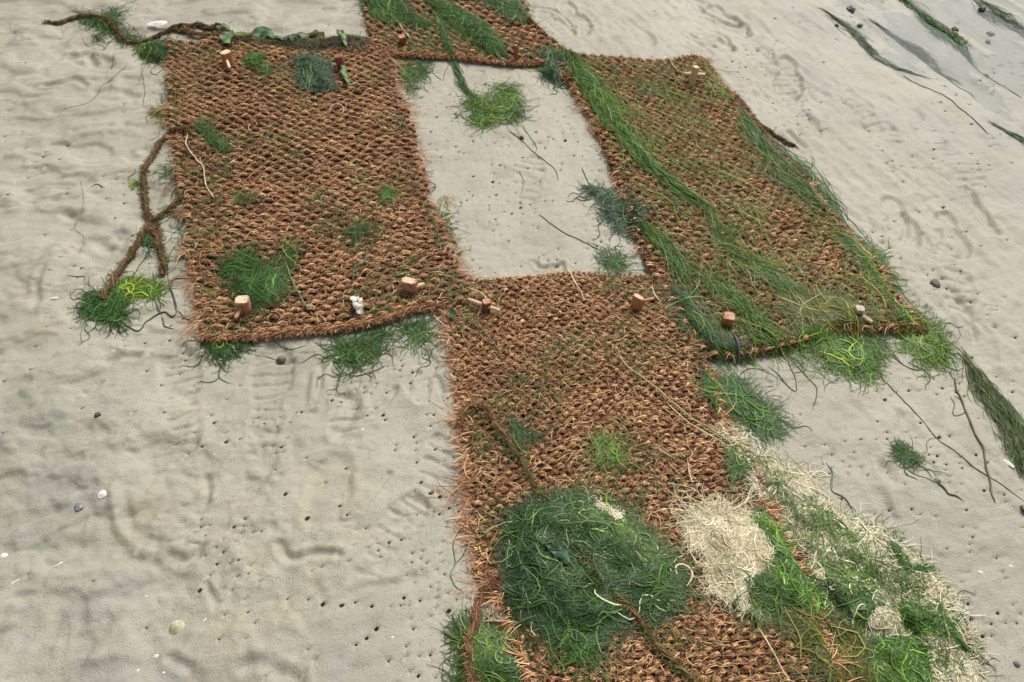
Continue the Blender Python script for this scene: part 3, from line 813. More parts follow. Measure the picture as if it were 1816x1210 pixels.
def clump(name, label, poly, n, L, w, pal, direc=None, spread=0.5, curl=0.35, h=0.015, mass=None, bias=0.5, extras=(), group=None, S=9, pale=0.0, tilt=0.22, dens=None, soft=1.0, wig=None, grad=None, trails=None):
    global TOPZ
    n = int(n * (1.35 if mass is not None else 0.8))
    if mass is None and soft == 1.0: soft = 1.45
    if mass is None: h = h * 0.35; L = (L[0] * 1.2, L[1] * 1.25)
    if dens is None and mass is None: dens = 15
    if wig is None: wig = 1.0 if curl > 0.25 else 0.22
    px = np.asarray(poly, float)
    wp = G(px)
    lo, hi = px.min(0), px.max(0)
    pts = np.zeros((0, 2))
    def sdist(q):
        return seg_dist(px, q[:, 0], q[:, 1], True) * np.where(poly_inside(px, q[:, 0], q[:, 1]), 1, -1)
    q = rng.uniform(lo, hi, (800, 2))
    dm = max(4.0, sdist(q).max())
    sd0 = int(lo[0] * 3 + lo[1]) % 97
    def edge(q): return sdist(q) / dm + 0.42 * soft * fbm(q[:, 0] / dm / 1.1, q[:, 1] / dm / 1.1, 2, sd0)
    while len(pts) < n:
        q = rng.uniform(lo - dm * .5, hi + dm * .5, (n * 3, 2))
        q = q[rng.random(len(q)) < sstep(-0.28 * soft, 0.42 * soft, edge(q)) * (1 - 0.65 * soft * sstep(0.6, 0.0, edge(q)))]
        if dens: q = q[rng.random(len(q)) < np.clip(0.36 + 1.6 * noise(q[:, 0] / dens, q[:, 1] / dens, int(lo[0]) % 50), 0.05, 1)]
        pts = np.vstack([pts, q])
    pts = pts[:n]
    c = G(pts)
    if direc is None:
        th = rng.uniform(0, 2 * math.pi, n)
    else:
        if callable(direc): dv = direc(pts)
        else: dv = np.broadcast_to(np.asarray(direc, float), pts.shape)
        e = G(pts + dv / np.linalg.norm(dv, axis=1, keepdims=True) * 4) - c
        th = np.arctan2(e[:, 1], e[:, 0]) + rng.normal(0, spread, n)
    if spread > 0.45:
        sdp = sdist(pts)
        ed = np.zeros((n, 2)); best = np.full(n, 1e9)
        for a_, b_ in zip(wp, np.roll(wp, -1, 0)):
            dd = seg_dist([a_, b_], c[:, 0], c[:, 1]); m_ = dd < best
            best[m_] = dd[m_]; ed[m_] = b_ - a_
        te = np.arctan2(ed[:, 1], ed[:, 0]) + (rng.random(n) < 0.5) * math.pi + rng.normal(0, 0.45, n)
        th = np.where(rng.random(n) < sstep(0.75, 0.15, sdp / dm) * 0.85, te, th)
    ln = rng.uniform(*L, n) * 1.4
    strag = rng.random(n) < 0.10
    ln[strag] *= 1.7
    kap = (rng.normal(0, curl, n) * np.where(strag, 1.5, 1))[:, None]
    hd = th[:, None] + kap * (np.arange(S) - S / 2) * 0.6 + np.cumsum(rng.normal(0, curl * 0.5, (n, S)), 1)
    hd = hd + wig * (0.6 + 0.9 * np.abs(np.linspace(-1, 1, S)) ** 2) * np.sin(np.arange(S) / (S - 1) * rng.uniform(3, 10, n)[:, None] + rng.uniform(0, 6.28, n)[:, None]) * rng.uniform(0.4, 1.3, n)[:, None]
    st = ln[:, None] / (S - 1)
    X = np.cumsum(np.cos(hd) * st, 1); Y = np.cumsum(np.sin(hd) * st, 1)
    X += (c[:, 0] - X[:, S // 2])[:, None]; Y += (c[:, 1] - Y[:, S // 2])[:, None]
    def dome(x, y):
        d = seg_dist(wp, x, y, True) * np.where(poly_inside(wp, x, y), 1, 0)
        return np.sqrt(np.clip(d / max(h * 2.2, 0.012), 0, 1)) * (0.75 + 0.5 * noise(x * 22, y * 22, 31))
    base = top_z(X, Y)
    lev = rng.uniform(0.75 if mass else 0.1, 1.08, n)[:, None]
    Z = base + 0.0015 + h * np.maximum(dome(X, Y), 0) * lev + 0.0011 * np.sin(np.linspace(0, 6, S) * rng.uniform(.6, 1.6, n)[:, None] + rng.uniform(0, 6, n)[:, None])
    Z = np.maximum(Z, base + 0.0008 + rng.uniform(0, 0.002, n)[:, None])
    pin = poly_inside(wp, X, Y)
    Z = np.where(pin, Z, np.minimum(Z, base + 0.0012 + rng.uniform(0, 0.002, n)[:, None]))
    tt = bias + 0.35 * fbm(c[:, 0] * 14, c[:, 1] * 14, 2, 33) + rng.normal(0, 0.17, n)
    if grad: tt = tt + grad(pts)
    col = np.clip(pal_pick(pal, tt) * rng.lognormal(0, 0.28, (n, 1)) * (0.93 if pal in (CREAM, MIXC) else np.array((0.80, 0.78, 0.62))), 0, 0.9)
    if pale:
        k = rng.random(n) < pale
        col[k] = np.array((0.50, 0.52, 0.32)) * rng.uniform(0.7, 1.3, (k.sum(), 1))
    bold = rng.random(n) < 0.035
    if pal not in (CREAM, MIXC): col[bold] = np.clip(col[bold] * np.array((2.0, 1.8, 1.5)), 0, 0.8)
    Z = Z + np.where(bold, 0.0025, 0)[:, None]
    parts = [ribbons(np.stack([X, Y, Z], -1), rng.uniform(*w, n) * np.where(bold, 1.35, np.where(strag, 0.7, 0.82)), col, tilt, 0.35)]
    if mass is not None:
        g = 0.007
        a0, a1 = wp.min(0) - g, wp.max(0) + g
        xs, ys = np.arange(a0[0], a1[0], g), np.arange(a0[1], a1[1], g)
        XX, YY = np.meshgrid(xs, ys)
        XX = XX + rng.uniform(-.3, .3, XX.shape) * g; YY = YY + rng.uniform(-.3, .3, YY.shape) * g
        D = np.maximum(dome(XX, YY), 0)
        ZZ = top_z(XX, YY) + h * 0.72 * D + rng.uniform(-.002, .002, XX.shape) - 0.002
        PQ = px_of(XX.ravel(), YY.ravel())
        keep = (edge(PQ) > 0.34).reshape(XX.shape)
        kf = keep[:-1, :-1] & keep[:-1, 1:] & keep[1:, 1:] & keep[1:, :-1]
        id_ = np.arange(XX.size).reshape(XX.shape)
        Fq = np.stack([id_[:-1, :-1], id_[:-1, 1:], id_[1:, 1:], id_[1:, :-1]], -1)[kf]
        cc = np.asarray(mass)[None] * rng.uniform(0.6, 1.4, (XX.size, 1))  # mound colour kept dark, painting the shade between the strands
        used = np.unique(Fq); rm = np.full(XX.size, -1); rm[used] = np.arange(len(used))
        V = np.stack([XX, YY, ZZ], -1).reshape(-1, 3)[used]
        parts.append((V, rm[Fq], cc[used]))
        bx = (RXX > a0[0]) & (RXX < a1[0]) & (RYY > a0[1]) & (RYY < a1[1])
        TOPZ = TOPZ.copy(); TOPZ[bx] += h * 0.8 * np.maximum(dome(RXX[bx], RYY[bx]), 0)
    if trails is None: trails = 0 if pal in (CREAM,) else max(3, min(16, int(len(wp) * 0.9)))
    if trails:
        T_, S_ = trails, 16
        k = rng.integers(0, len(wp), T_); fr = rng.random(T_)[:, None]
        p0 = wp[k] * (1 - fr) + wp[(k + 1) % len(wp)] * fr
        ctr = wp.mean(0); p0 = p0 + (ctr - p0) * 0.12
        dv = np.broadcast_to(np.asarray(direc, float), (T_, 2)) if (direc is not None and not callable(direc)) else np.broadcast_to([0.5, 1.0], (T_, 2))
        pp = px_of(p0[:, 0], p0[:, 1]); e_ = G(pp + dv / np.linalg.norm(dv, axis=1, keepdims=True) * 4) - p0
        out = p0 - ctr; out /= np.linalg.norm(out, axis=1, keepdims=True) + 1e-9
        e_ = e_ / (np.linalg.norm(e_, axis=1, keepdims=True) + 1e-9) * 0.7 + out
        h0 = np.arctan2(e_[:, 1], e_[:, 0]) + rng.normal(0, 0.5, T_)
        hh = h0[:, None] + np.cumsum(rng.normal(0, 0.16, (T_, S_)), 1) + 0.8 * np.sin(np.linspace(0, 1, S_) * rng.uniform(4, 12, T_)[:, None] + rng.uniform(0, 6, T_)[:, None])
        sl = rng.uniform(0.04, 0.12, T_)[:, None] / S_
        X = p0[:, :1] + np.cumsum(np.cos(hh) * sl, 1); Y = p0[:, 1:] + np.cumsum(np.sin(hh) * sl, 1)
        tc = pal_pick(np.asarray(pal)[:3], rng.uniform(0.3, 1, T_)) * 0.95 + 0.012
        parts.append(tubes(np.stack([X, Y, top_z(X, Y) + 0.0012], -1), rng.uniform(0.0006, 0.0012, T_), tc, 3))
    for ex in extras:
        parts += thread_parts(ex[0], ex[1], ex[2])
    return link(name, mesh_from(name, *merge(parts)), ALGAE, label=label, category='seaweed', **({'group': group} if group else {}))

def bundle(name, label, spine, hw, n, L, w, pal, h=0.012, bias=0.45, wander=0.25, pale=0.0, S=10, extras=(), wav=0.25, mass=None, group=None, stray=0.05):
    """strands combed along a spine traced in the photo; hw = half width in photo pixels at each spine point"""
    sp = np.asarray(spine, float)
    d = np.r_[0, np.cumsum(np.linalg.norm(np.diff(sp, axis=0), axis=1))]
    P = smooth_path(G(sp), 0.004)
    M = len(P)
    s = np.linspace(0, 1, M)
    px = px_of(P[:, 0], P[:, 1])
    ppm = np.linalg.norm(G(px + [1, 0]) - G(px), axis=1)
    W = np.interp(s, d / d[-1], np.asarray(hw, float)) * ppm
    T = np.gradient(P, axis=0); T /= np.linalg.norm(T, axis=1, keepdims=True) + 1e-9
    N = np.stack([-T[:, 1], T[:, 0]], -1)
    tot = 0.004 * M
    ln = rng.uniform(*L, n) / tot
    wt = np.sqrt(np.maximum(W, 1e-4)); cdf = np.cumsum(wt) / wt.sum()
    c0 = np.interp(rng.random(n), cdf, s)
    a = c0[:, None] + ln[:, None] * np.linspace(-0.5, 0.5, S)
    ov = np.clip(a, 0, 1)
    ex = (a - ov) * tot
    n = int(n * 0.72)
    ln = ln[:n]; c0 = c0[:n]; a = a[:n]; ov = ov[:n]; ex = ex[:n]
    grp = np.floor(c0 * 7 + rng.normal(0, .5, n)).astype(int) % 16
    off = np.clip(rng.normal(0, 0.34, n) + rng.normal(0, 0.42, 16)[grp], -1.3, 1.3)
    st = rng.random(n) < stray
    off = np.where(st, off * 1.6, off)
    offs = off[:, None] + wander * rng.normal(0, 1, n)[:, None] * np.linspace(-1, 1, S) + wav * np.sin(np.linspace(0, 1, S) * rng.uniform(3, 9, n)[:, None] + rng.uniform(0, 6.3, n)[:, None])
    k = ov * (M - 1); i = np.minimum(k.astype(int), M - 2); f = (k - i)[..., None]
    lin = lambda A: A[i] * (1 - f[..., 0]) + A[i + 1] * f[..., 0]
    w_ = lin(W)
    X = lin(P[:, 0]) + lin(N[:, 0]) * offs * w_ + lin(T[:, 0]) * ex
    Y = lin(P[:, 1]) + lin(N[:, 1]) * offs * w_ + lin(T[:, 1]) * ex
    base = top_z(X, Y)
    lev = rng.uniform(0.1, 1.05, n)[:, None]
    Z = base + 0.0012 + h * np.clip(1 - offs ** 2, 0, 1) * lev * 0.8 + 0.0015 * np.sin(np.linspace(0, 8, S) + rng.uniform(0, 6, n)[:, None])
    Z = np.maximum(Z, base + 0.0008)
    tt = bias + 0.3 * noise(c0 * 9, off * 2.5, int(sp[0, 0]) % 91) + rng.normal(0, 0.16, n)
    col = np.clip(pal_pick(pal, tt) * rng.lognormal(0, 0.28, (n, 1)) * np.array((0.95, 0.92, 0.75)), 0, 0.9)
    if pale:
        q = rng.random(n) < pale
        col[q] = np.array((0.52, 0.52, 0.32)) * rng.uniform(0.7, 1.2, (q.sum(), 1))
    parts = [ribbons(np.stack([X, Y, Z], -1), rng.uniform(*w, n) * 0.85, col, 0.45, 0.4)]
    for e in extras: parts += thread_parts(*e)
    return link(name, mesh_from(name, *merge(parts)), ALGAE, label=label, category='seaweed', **({'group': group} if group else {}))

GD, GM, GL, GO, BR = (0.075, 0.115, 0.055), (0.08, 0.15, 0.045), (0.12, 0.19, 0.05), (0.135, 0.14, 0.065), (0.14, 0.105, 0.065)
PALE = (0.62, 0.55, 0.36)

# heap on the lower mat
clump('seaweed_heap', 'big dark green heap of matted seaweed on the longest mat, a cord running through it',
      [(930,912),(968,900),(1028,897),(1080,917),(1125,950),(1160,982),(1188,1012),(1196,1045),(1172,1080),(1128,1088),(1085,1102),(1050,1126),(995,1116),(962,1090),(932,1086),(918,1062),(924,1038),(912,1005),(914,950)],
      6400, (0.03, 0.10), (0.0012, 0.0024), DARK, (1, 0.75), 0.8, 0.30, 0.022, (0.012, 0.035, 0.016), 0.30, pale=0.02, S=10, soft=0.15, wig=1.0, grad=lambda p: 0.6 * sstep(0, 190, (p[:, 0] - 1000) - (p[:, 1] - 985)) - 0.1,
      extras=[([(980,985),(1000,1000),(1015,1020),(1030,1025)], 0.006, (0.05, 0.12, 0.08)), ([(1085,1035),(1100,1060),(1120,1085)], 0.006, (0.12, 0.2, 0.05)),
              ([(965,1065),(985,1075),(1000,1090),(1020,1098),(1040,1100)], 0.003, PALE), ([(1135,1050),(1150,1070),(1165,1085),(1180,1090)], 0.005, (0.45, 0.5, 0.24)),
              ([(1040,970),(1080,975),(1085,995)], 0.003, PALE), ([(1090,920),(1110,945),(1122,960)], 0.004, PALE)])
clump('pale_seaweed_tuft', 'small cream tuft near the upper rim of the dark green heap', [(1052,900),(1075,902),(1100,918),(1105,932),(1090,936),(1072,920),(1055,914)], 160, (0.01, 0.03), (0.001, 0.002), CREAM, None, 0.5, 0.6, 0.03, None, 0.75)
clump('seaweed_patch', 'yellowish green weed under the lower rim of the dark green heap', [(985,1095),(1055,1108),(1068,1150),(1045,1180),(1005,1175),(985,1140)], 230, (0.03, 0.07), (0.0012, 0.0024), MID, (0.1, 1), 0.7, 0.4, 0.008, None, 0.4)

# bleached heaps, right of the lower mat
clump('bleached_seaweed_heap', 'rounded cream heap of bleached weed beside the dark green heap',
      [(1234,928),(1266,921),(1300,926),(1342,938),(1362,962),(1372,990),(1362,1016),(1348,1030),(1338,1056),(1312,1078),(1296,1064),(1276,1046),(1262,1012),(1266,985),(1246,962)],
      4800, (0.025, 0.07), (0.0008, 0.0017), CREAM, (-0.2, 1), 1.2, 0.6, 0.014, (0.30, 0.25, 0.15), 0.62, S=8, soft=1.0, wig=1.2)
clump('bleached_seaweed_heap', 'long cream and green bank of bleached weed reaching from the mat edge onto open mud',
      [(1288,776),(1318,790),(1358,812),(1398,840),(1434,870),(1474,915),(1498,944),(1560,945),(1600,968),(1640,1005),(1668,1035),(1690,1085),(1712,1135),(1730,1180),(1745,1225),(1668,1225),(1640,1160),(1590,1130),(1545,1120),(1490,1080),(1450,1040),(1418,985),(1398,945),(1378,905),(1352,862),(1335,822)],
      8600, (0.025, 0.075), (0.0008, 0.0018), MIXC, (1, 1), 1.1, 0.6, 0.016, (0.24, 0.22, 0.12), 0.74, S=9, pale=0.05, soft=0.8,
      extras=[([(1500,945),(1530,935),(1560,938),(1575,950)], 0.004, PALE), ([(1550,1060),(1545,1090),(1538,1115)], 0.006, (0.45, 0.4, 0.24)),
              ([(1560,1045),(1585,1025),(1610,1028)], 0.005, PALE), ([(1555,1090),(1590,1092),(1605,1083)], 0.004, PALE),
              ([(1595,1145),(1620,1150),(1645,1158)], 0.005, PALE), ([(1480,990),(1490,1040),(1502,1065)], 0.004, PALE),
              ([(1648,1022),(1680,1045),(1700,1078),(1716,1105),(1712,1122)], 0.0025, BR), ([(1700,1145),(1730,1152),(1742,1165),(1730,1172)], 0.0025, BR)])
clump('seaweed_band', 'bright green band lying between the two cream heaps', [(1338,934),(1366,932),(1388,950),(1402,990),(1425,1025),(1452,1050),(1450,1082),(1415,1085),(1385,1075),(1360,1055),(1372,1010),(1365,975)],
      1700, (0.03, 0.08), (0.0012, 0.0026), MID, (0.7, 1), 0.5, 0.3, 0.018, (0.03, 0.065, 0.02), 0.55, pale=0.02)
clump('seaweed_patch', 'loose green threads woven through the long cream bank', [(1300,785),(1400,835),(1480,915),(1560,950),(1640,1010),(1700,1110),(1735,1215),(1680,1215),(1600,1110),(1500,1070),(1420,980),(1350,860)],
      900, (0.03, 0.08), (0.0009, 0.0018), [MID[1], MID[2], LIME[1], LIME[2]], (1, 1), 0.9, 0.5, 0.03, None, 0.5, dens=30)
clump('seaweed_patch', 'green threads mixed into the lower rim of the rounded cream heap', [(1300,1035),(1345,1020),(1390,1040),(1420,1075),(1380,1095),(1330,1085)],
      520, (0.03, 0.08), (0.0009, 0.0018), [MID[0], MID[1], MID[2], (0.4, 0.38, 0.2)], (0.8, 0.7), 0.8, 0.4, 0.02, None, 0.5)
clump('pale_seaweed_strands', 'loose cream strands straggling over the weave above the rounded cream heap', [(1180,870),(1240,890),(1330,880),(1345,930),(1260,925),(1215,960),(1190,920)],
      70, (0.03, 0.08), (0.0009, 0.0018), CREAM, (0.4, 1), 0.9, 0.6, 0.01, None, 0.6, dens=25)
clump('seaweed_patch', 'dark green wedge in the middle of the long cream bank', [(1452,1000),(1475,1002),(1500,1022),(1545,1055),(1550,1085),(1530,1110),(1505,1095),(1470,1065)],
      1100, (0.03, 0.07), (0.0012, 0.0024), DARK, (0.8, 1), 0.8, 0.35, 0.016, (0.016, 0.042, 0.022), 0.5, pale=0.06)
clump('seaweed_patch', 'round green pad of short weed at the bottom end of the cream bank', [(1548,1132),(1600,1128),(1638,1142),(1652,1175),(1655,1225),(1530,1225),(1540,1170)],
      1700, (0.02, 0.05), (0.0011, 0.0022), MID, (0.2, 1), 1.0, 0.45, 0.016, (0.03, 0.075, 0.02), 0.55, pale=0.02)
clump('seaweed_patch', 'green tongue on the outer slope of the cream bank', [(1585,1075),(1610,1068),(1650,1092),(1672,1110),(1660,1128),(1620,1132),(1595,1110)],
      750, (0.03, 0.06), (0.0012, 0.0024), MID, (1, 0.8), 0.6, 0.35, 0.016, (0.03, 0.07, 0.02), 0.5)
clump('seaweed_band', 'narrow dark green strip trailing down the outer rim of the cream bank', [(1650,1062),(1665,1070),(1685,1105),(1705,1135),(1722,1150),(1712,1160),(1688,1140),(1665,1105)],
      480, (0.03, 0.06), (0.0012, 0.0024), DARK, (0.6, 1), 0.5, 0.35, 0.018, (0.016, 0.045, 0.025), 0.5)
clump('seaweed_patch', 'small green tuft high on the outer slope of the cream bank', [(1572,962),(1590,968),(1600,1000),(1645,1008),(1648,1024),(1600,1022),(1575,995)],
      420, (0.02, 0.05), (0.0012, 0.0024), MID, (0.6, 1), 0.8, 0.4, 0.036, None, 0.5)
clump('seaweed_patch', 'green weed tangled over the frayed lower right corner of the longest mat', [(1350,1075),(1430,1085),(1480,1080),(1530,1120),(1560,1215),(1480,1215),(1450,1150),(1390,1110)],
      1100, (0.03, 0.08), (0.0012, 0.0024), OLV, (0.8, 0.6), 0.7, 0.4, 0.012, None, 0.45, dens=22,
      extras=[([(1480,1180),(1500,1190),(1510,1215)], 0.003, GD), ([(1350,1060),(1395,1075),(1425,1065),(1445,1080)], 0.004, PALE)])

# combed bundles over the right mat
flow = lambda pts: np.stack([0.62 + 0.25 * (pts[:, 1] > 260), np.ones(len(pts))], -1)
bundle('seaweed_bundle', 'bright green combed bundle draped down the inner edge of the overgrown mat',
      [(988,88),(1005,108),(1035,148),(1072,195),(1108,245),(1142,292),(1172,325),(1205,350),(1240,372)], [7,14,20,20,17,13,11,10,8], 2000, (0.06, 0.22), (0.0011, 0.0024), [MID[1], MID[2], LIME[1], LIME[2], LIME[3]], 0.010, 0.5, 0.5, 0.03, 10, stray=0.12, wav=0.4)
clump('seaweed_knot', 'dark green drooping knot where the top mat and the overgrown mat meet', [(968,98),(992,92),(1002,120),(1000,148),(985,152),(966,140),(960,118)],
      700, (0.03, 0.09), (0.0012, 0.0026), DARK, (-0.15, 1), 0.5, 0.25, 0.022, (0.012, 0.035, 0.016), 0.45)
bundle('seaweed_bundle', 'green combed bundle crossing the middle of the overgrown mat towards its lower peg',
      [(1150,415),(1190,445),(1235,488),(1275,530),(1312,568),(1350,598),(1395,622)], [10,20,26,28,26,20,14], 480, (0.05, 0.16), (0.0010, 0.0021), [MID[1], MID[2], LIME[1], LIME[2]], 0.005, 0.5, 0.45, 0.03)
bundle('seaweed_bundle', 'thin green bundle beside the middle of the overgrown mat, above the peg with streaked sides',
      [(1255,412),(1300,448),(1345,484),(1390,520),(1430,548)], [12,20,26,24,18], 260, (0.05, 0.15), (0.0010, 0.0020), [MID[1], MID[2], LIME[1], LIME[2]], 0.004, 0.5, 0.5, 0.03)
clump('seaweed_clump', 'blue green ragged clump hanging off the inner edge of the overgrown mat onto bare mud',
      [(1040,330),(1062,336),(1100,352),(1128,385),(1142,425),(1120,420),(1095,405),(1075,385),(1066,355),(1050,350)],
      900, (0.025, 0.07), (0.0011, 0.0024), BLUE, (0.5, 1), 0.9, 0.5, 0.018, None, 0.45,
      extras=[([(1032,295),(1042,320),(1050,332),(1062,335)], 0.004, GM)])
clump('seaweed_clump', 'small curly green clump on bare mud below the ragged clump', [(1068,450),(1080,444),(1105,456),(1122,472),(1118,484),(1080,482),(1070,470)],
      130, (0.03, 0.07), (0.0012, 0.0022), MID, (0.8, 0.7), 0.8, 0.5, 0.01, None, 0.4,
      extras=[([(955,378),(975,395),(1000,412),(1035,428),(1068,446)], 0.0035, (0.09, 0.10, 0.05))])
bundle('seaweed_fringe', 'green fringe along the outer edge of the overgrown mat, strands straying over the mud',
      [(1325,215),(1365,258),(1405,298),(1440,335),(1470,370),(1492,400)], [12,22,30,30,24,12], 700, (0.07, 0.2), (0.0010, 0.0020), MID, 0.010, 0.42, 0.35, 0.03, 10,
      [([(1440,300),(1462,330),(1480,362),(1500,392),(1522,415),(1545,440),(1560,462)], 0.0026, GO), ([(1395,258),(1425,285),(1445,308),(1470,330),(1490,365)], 0.0026, GM),
              ([(1468,345),(1500,380),(1518,400),(1538,425),(1545,432)], 0.0026, GD), ([(1430,282),(1450,300),(1472,335),(1505,372)], 0.0022, GD)], stray=0.12)
clump('seaweed_fringe', 'yellow green fringe low on the outer edge of the overgrown mat, above the square peg', [(1500,425),(1525,430),(1555,458),(1572,490),(1585,520),(1560,505),(1535,470)],
      650, (0.03, 0.08), (0.0011, 0.0022), LIME, (0.6, 1), 0.5, 0.3, 0.012, None, 0.4,
      extras=[([(1545,428),(1560,455),(1582,485),(1600,520),(1625,552),(1655,580)], 0.0025, GO)])
clump('seaweed_fringe', 'green tail of weed on the tapering outer corner of the overgrown mat', [(1570,520),(1600,540),(1635,562),(1662,590),(1675,612),(1668,640),(1650,655),(1632,640),(1612,615),(1600,580)],
      900, (0.03, 0.08), (0.0011, 0.0024), LIME, (0.9, 0.8), 0.5, 0.3, 0.012, None, 0.42,
      extras=[([(1592,525),(1620,552),(1645,572),(1668,600),(1690,640),(1700,665)], 0.003, GO), ([(1610,640),(1635,652),(1655,655)], 0.003, GD), ([(1575,608),(1590,635),(1610,650),(1640,656)], 0.003, GO)])
clump('seaweed_pad', 'bright green pad spilling from the lower edge of the overgrown mat onto the mud', [(1415,612),(1450,598),(1490,592),(1540,594),(1562,620),(1558,655),(1530,668),(1490,660),(1445,662),(1420,645)],
      1900, (0.025, 0.065), (0.0012, 0.0024), LIME, (0.4, 1), 0.7, 0.35, 0.014, None, 0.4, dens=30,
      extras=[([(1535,640),(1540,665),(1534,695)], 0.004, GO), ([(1500,655),(1505,678),(1510,690)], 0.003, GM), ([(1405,640),(1425,665),(1447,688),(1446,710),(1442,728)], 0.0032, GO),
              ([(1362,648),(1385,670),(1400,688),(1412,694),(1410,672),(1395,640)], 0.003, GD), ([(1570,600),(1578,625),(1605,648),(1640,655)], 0.003, GO)])
clump('seaweed_patch', 'yellow green weed matted over the lower right of the overgrown mat, below the square peg', [(1400,540),(1440,530),(1490,545),(1530,570),(1545,600),(1500,605),(1450,595),(1410,580)],
      1300, (0.03, 0.09), (0.0011, 0.0022), OLV, (1, 0.7), 0.5, 0.25, 0.012, None, 0.6, pale=0.02)
clump('seaweed_patch', 'dark green weed matted along the lower left corner of the overgrown mat', [(1190,520),(1220,535),(1250,580),(1290,610),(1330,625),(1290,632),(1255,620),(1222,585)],
      450, (0.03, 0.09), (0.0010, 0.0020), DARK, (0.9, 1), 0.5, 0.25, 0.012, None, 0.5)
# thin film of strands all over the right mat and others
def film(key, label, n, pal, L=(0.025, 0.07), direc=(0.9, 1), spread=0.5, um=(0, 1), vm=(0, 1), dens=5, thr=0.0, bias=0.45, w=(0.0009, 0.0019)):
    pt = PATCH[key]
    u = rng.uniform(*um, n * 6); v = rng.uniform(*vm, n * 6)
    P2 = pt.at(u, v)
    k = rng.random(len(u)) < np.clip(0.35 + 1.5 * (fbm(P2[:, 0] * dens, P2[:, 1] * dens, 2, 120) - thr), 0, 1)
    P2 = P2[k][:n]; n = len(P2)
    S = 7
    e = np.array(G((900 + direc[0] * 10, 500 + direc[1] * 10)) - G((900, 500)))
    th = math.atan2(e[1], e[0]) + rng.normal(0, spread, n)
    hd = th[:, None] + np.cumsum(rng.normal(0, 0.22, (n, S)), 1)
    st = rng.uniform(*L, n)[:, None] / (S - 1)
    X = P2[:, :1] + np.cumsum(np.cos(hd) * st, 1); Y = P2[:, 1:] + np.cumsum(np.sin(hd) * st, 1)
    Z = top_z(X, Y) - 0.003 + rng.uniform(0, 0.005, n)[:, None]
    col = pal_pick(pal, bias + 0.3 * fbm(P2[:, 0] * 9, P2[:, 1] * 9, 2, 121) + rng.normal(0, 0.2, n))
    col = np.clip(col * np.array((1.15, 1.1, 0.95)) * rng.lognormal(0, 0.25, (n, 1)), 0, 0.8)
    Z = Z + (0.0025 if L[1] > 0.1 else 0)
    link('seaweed_film', mesh_from('seaweed_film', *ribbons(np.stack([X, Y, Z], -1), rng.uniform(*w, n), col, 0.4)), ALGAE, kind='stuff', label=label, category='seaweed')
film('right', 'thin film of green weed strands caught in the weave of the overgrown mat', 2800, [OLV[0], MID[1], OLV[2], MID[2], OLV[3]], spread=0.55, thr=-0.1, dens=11, w=(0.0008, 0.0016))
film('right', 'long loose green strands combed across the overgrown mat', 1250, [MID[1], MID[2], LIME[1], LIME[2], LIME[3]], L=(0.04, 0.14), spread=0.26, thr=-0.1, dens=8, bias=0.6, w=(0.0008, 0.0016))
film('top', 'thin film of green strands on the mat cut by the top edge', 1800, MID, thr=-0.05)
film('left', 'sparse green strands caught in the weave of the mat with the white scrap', 2200, [DARK[1], OLV[1], MID[1], MID[2]], thr=0.12, spread=1.5, L=(0.015, 0.05))
film('lower', 'sparse green strands caught in the weave of the longest mat', 1500, [DARK[1], OLV[1], MID[1], OLV[3]], thr=0.10, spread=1.0, L=(0.015, 0.06))

# weed on the top mat
bundle('seaweed_patch', 'big green combed patch in the middle of the mat cut by the top edge',
      [(772,18),(800,32),(832,55),(862,82),(880,108)], [14,26,34,28,14], 1500, (0.05, 0.15), (0.0012, 0.0024), MID, 0.013, 0.5, 0.25, 0.02)
clump('seaweed_patch', 'green weed along the right edge of the mat cut by the top edge', [(815,-20),(900,-20),(935,20),(942,45),(915,40),(870,15)],
      900, (0.04, 0.10), (0.0012, 0.0026), MID, (0.9, 0.8), 0.4, 0.25, 0.016, None, 0.5)
clump('seaweed_patch', 'green weed on the left corner of the mat cut by the top edge', [(645,-20),(690,-15),(720,20),(760,50),(740,60),(690,45),(655,40)],
      1000, (0.04, 0.10), (0.0012, 0.0026), MID, (0.9, 0.7), 0.45, 0.25, 0.014, None, 0.4)
bundle('seaweed_strand', 'long green strand falling from the top mat across bare mud to the loose clump',
      [(778,45),(786,72),(798,100),(812,130),(828,158),(846,180)], [10,8,6,7,9,5], 330, (0.06, 0.16), (0.0010, 0.0020), MID, 0.009, 0.45, 0.4, 0.02, 10,
      [([(800,108),(790,125),(785,140)], 0.003, GD), ([(840,160),(862,168),(885,175)], 0.002, GD)], stray=0.15)
clump('seaweed_clump', 'loose green clump on bare mud between the mats, trailing a thin tail', [(828,172),(850,170),(880,165),(915,162),(930,178),(935,205),(920,222),(925,235),(905,240),(880,232),(850,225),(826,205)],
      900, (0.03, 0.08), (0.0012, 0.0026), LIME, (0.8, 0.7), 0.7, 0.4, 0.020, None, 0.35,
      extras=[([(900,235),(925,250),(945,268),(965,282),(985,300),(990,322)], 0.0035, GM), ([(925,225),(940,245),(952,260),(948,272)], 0.003, GM)])
clump('seaweed_clump', 'curly green clump on mud beside the upper corner of the mat with the white scrap', [(698,112),(730,104),(752,112),(756,130),(742,155),(735,172),(722,168),(705,140)],
      520, (0.03, 0.07), (0.0012, 0.0024), MID, (0.5, 1), 0.9, 0.45, 0.012, None, 0.5,
      extras=[([(745,120),(758,128),(752,150),(760,162)], 0.003, GD), ([(712,165),(720,185),(715,200)], 0.003, GM), ([(770,118),(768,128),(785,140)], 0.003, GD)])
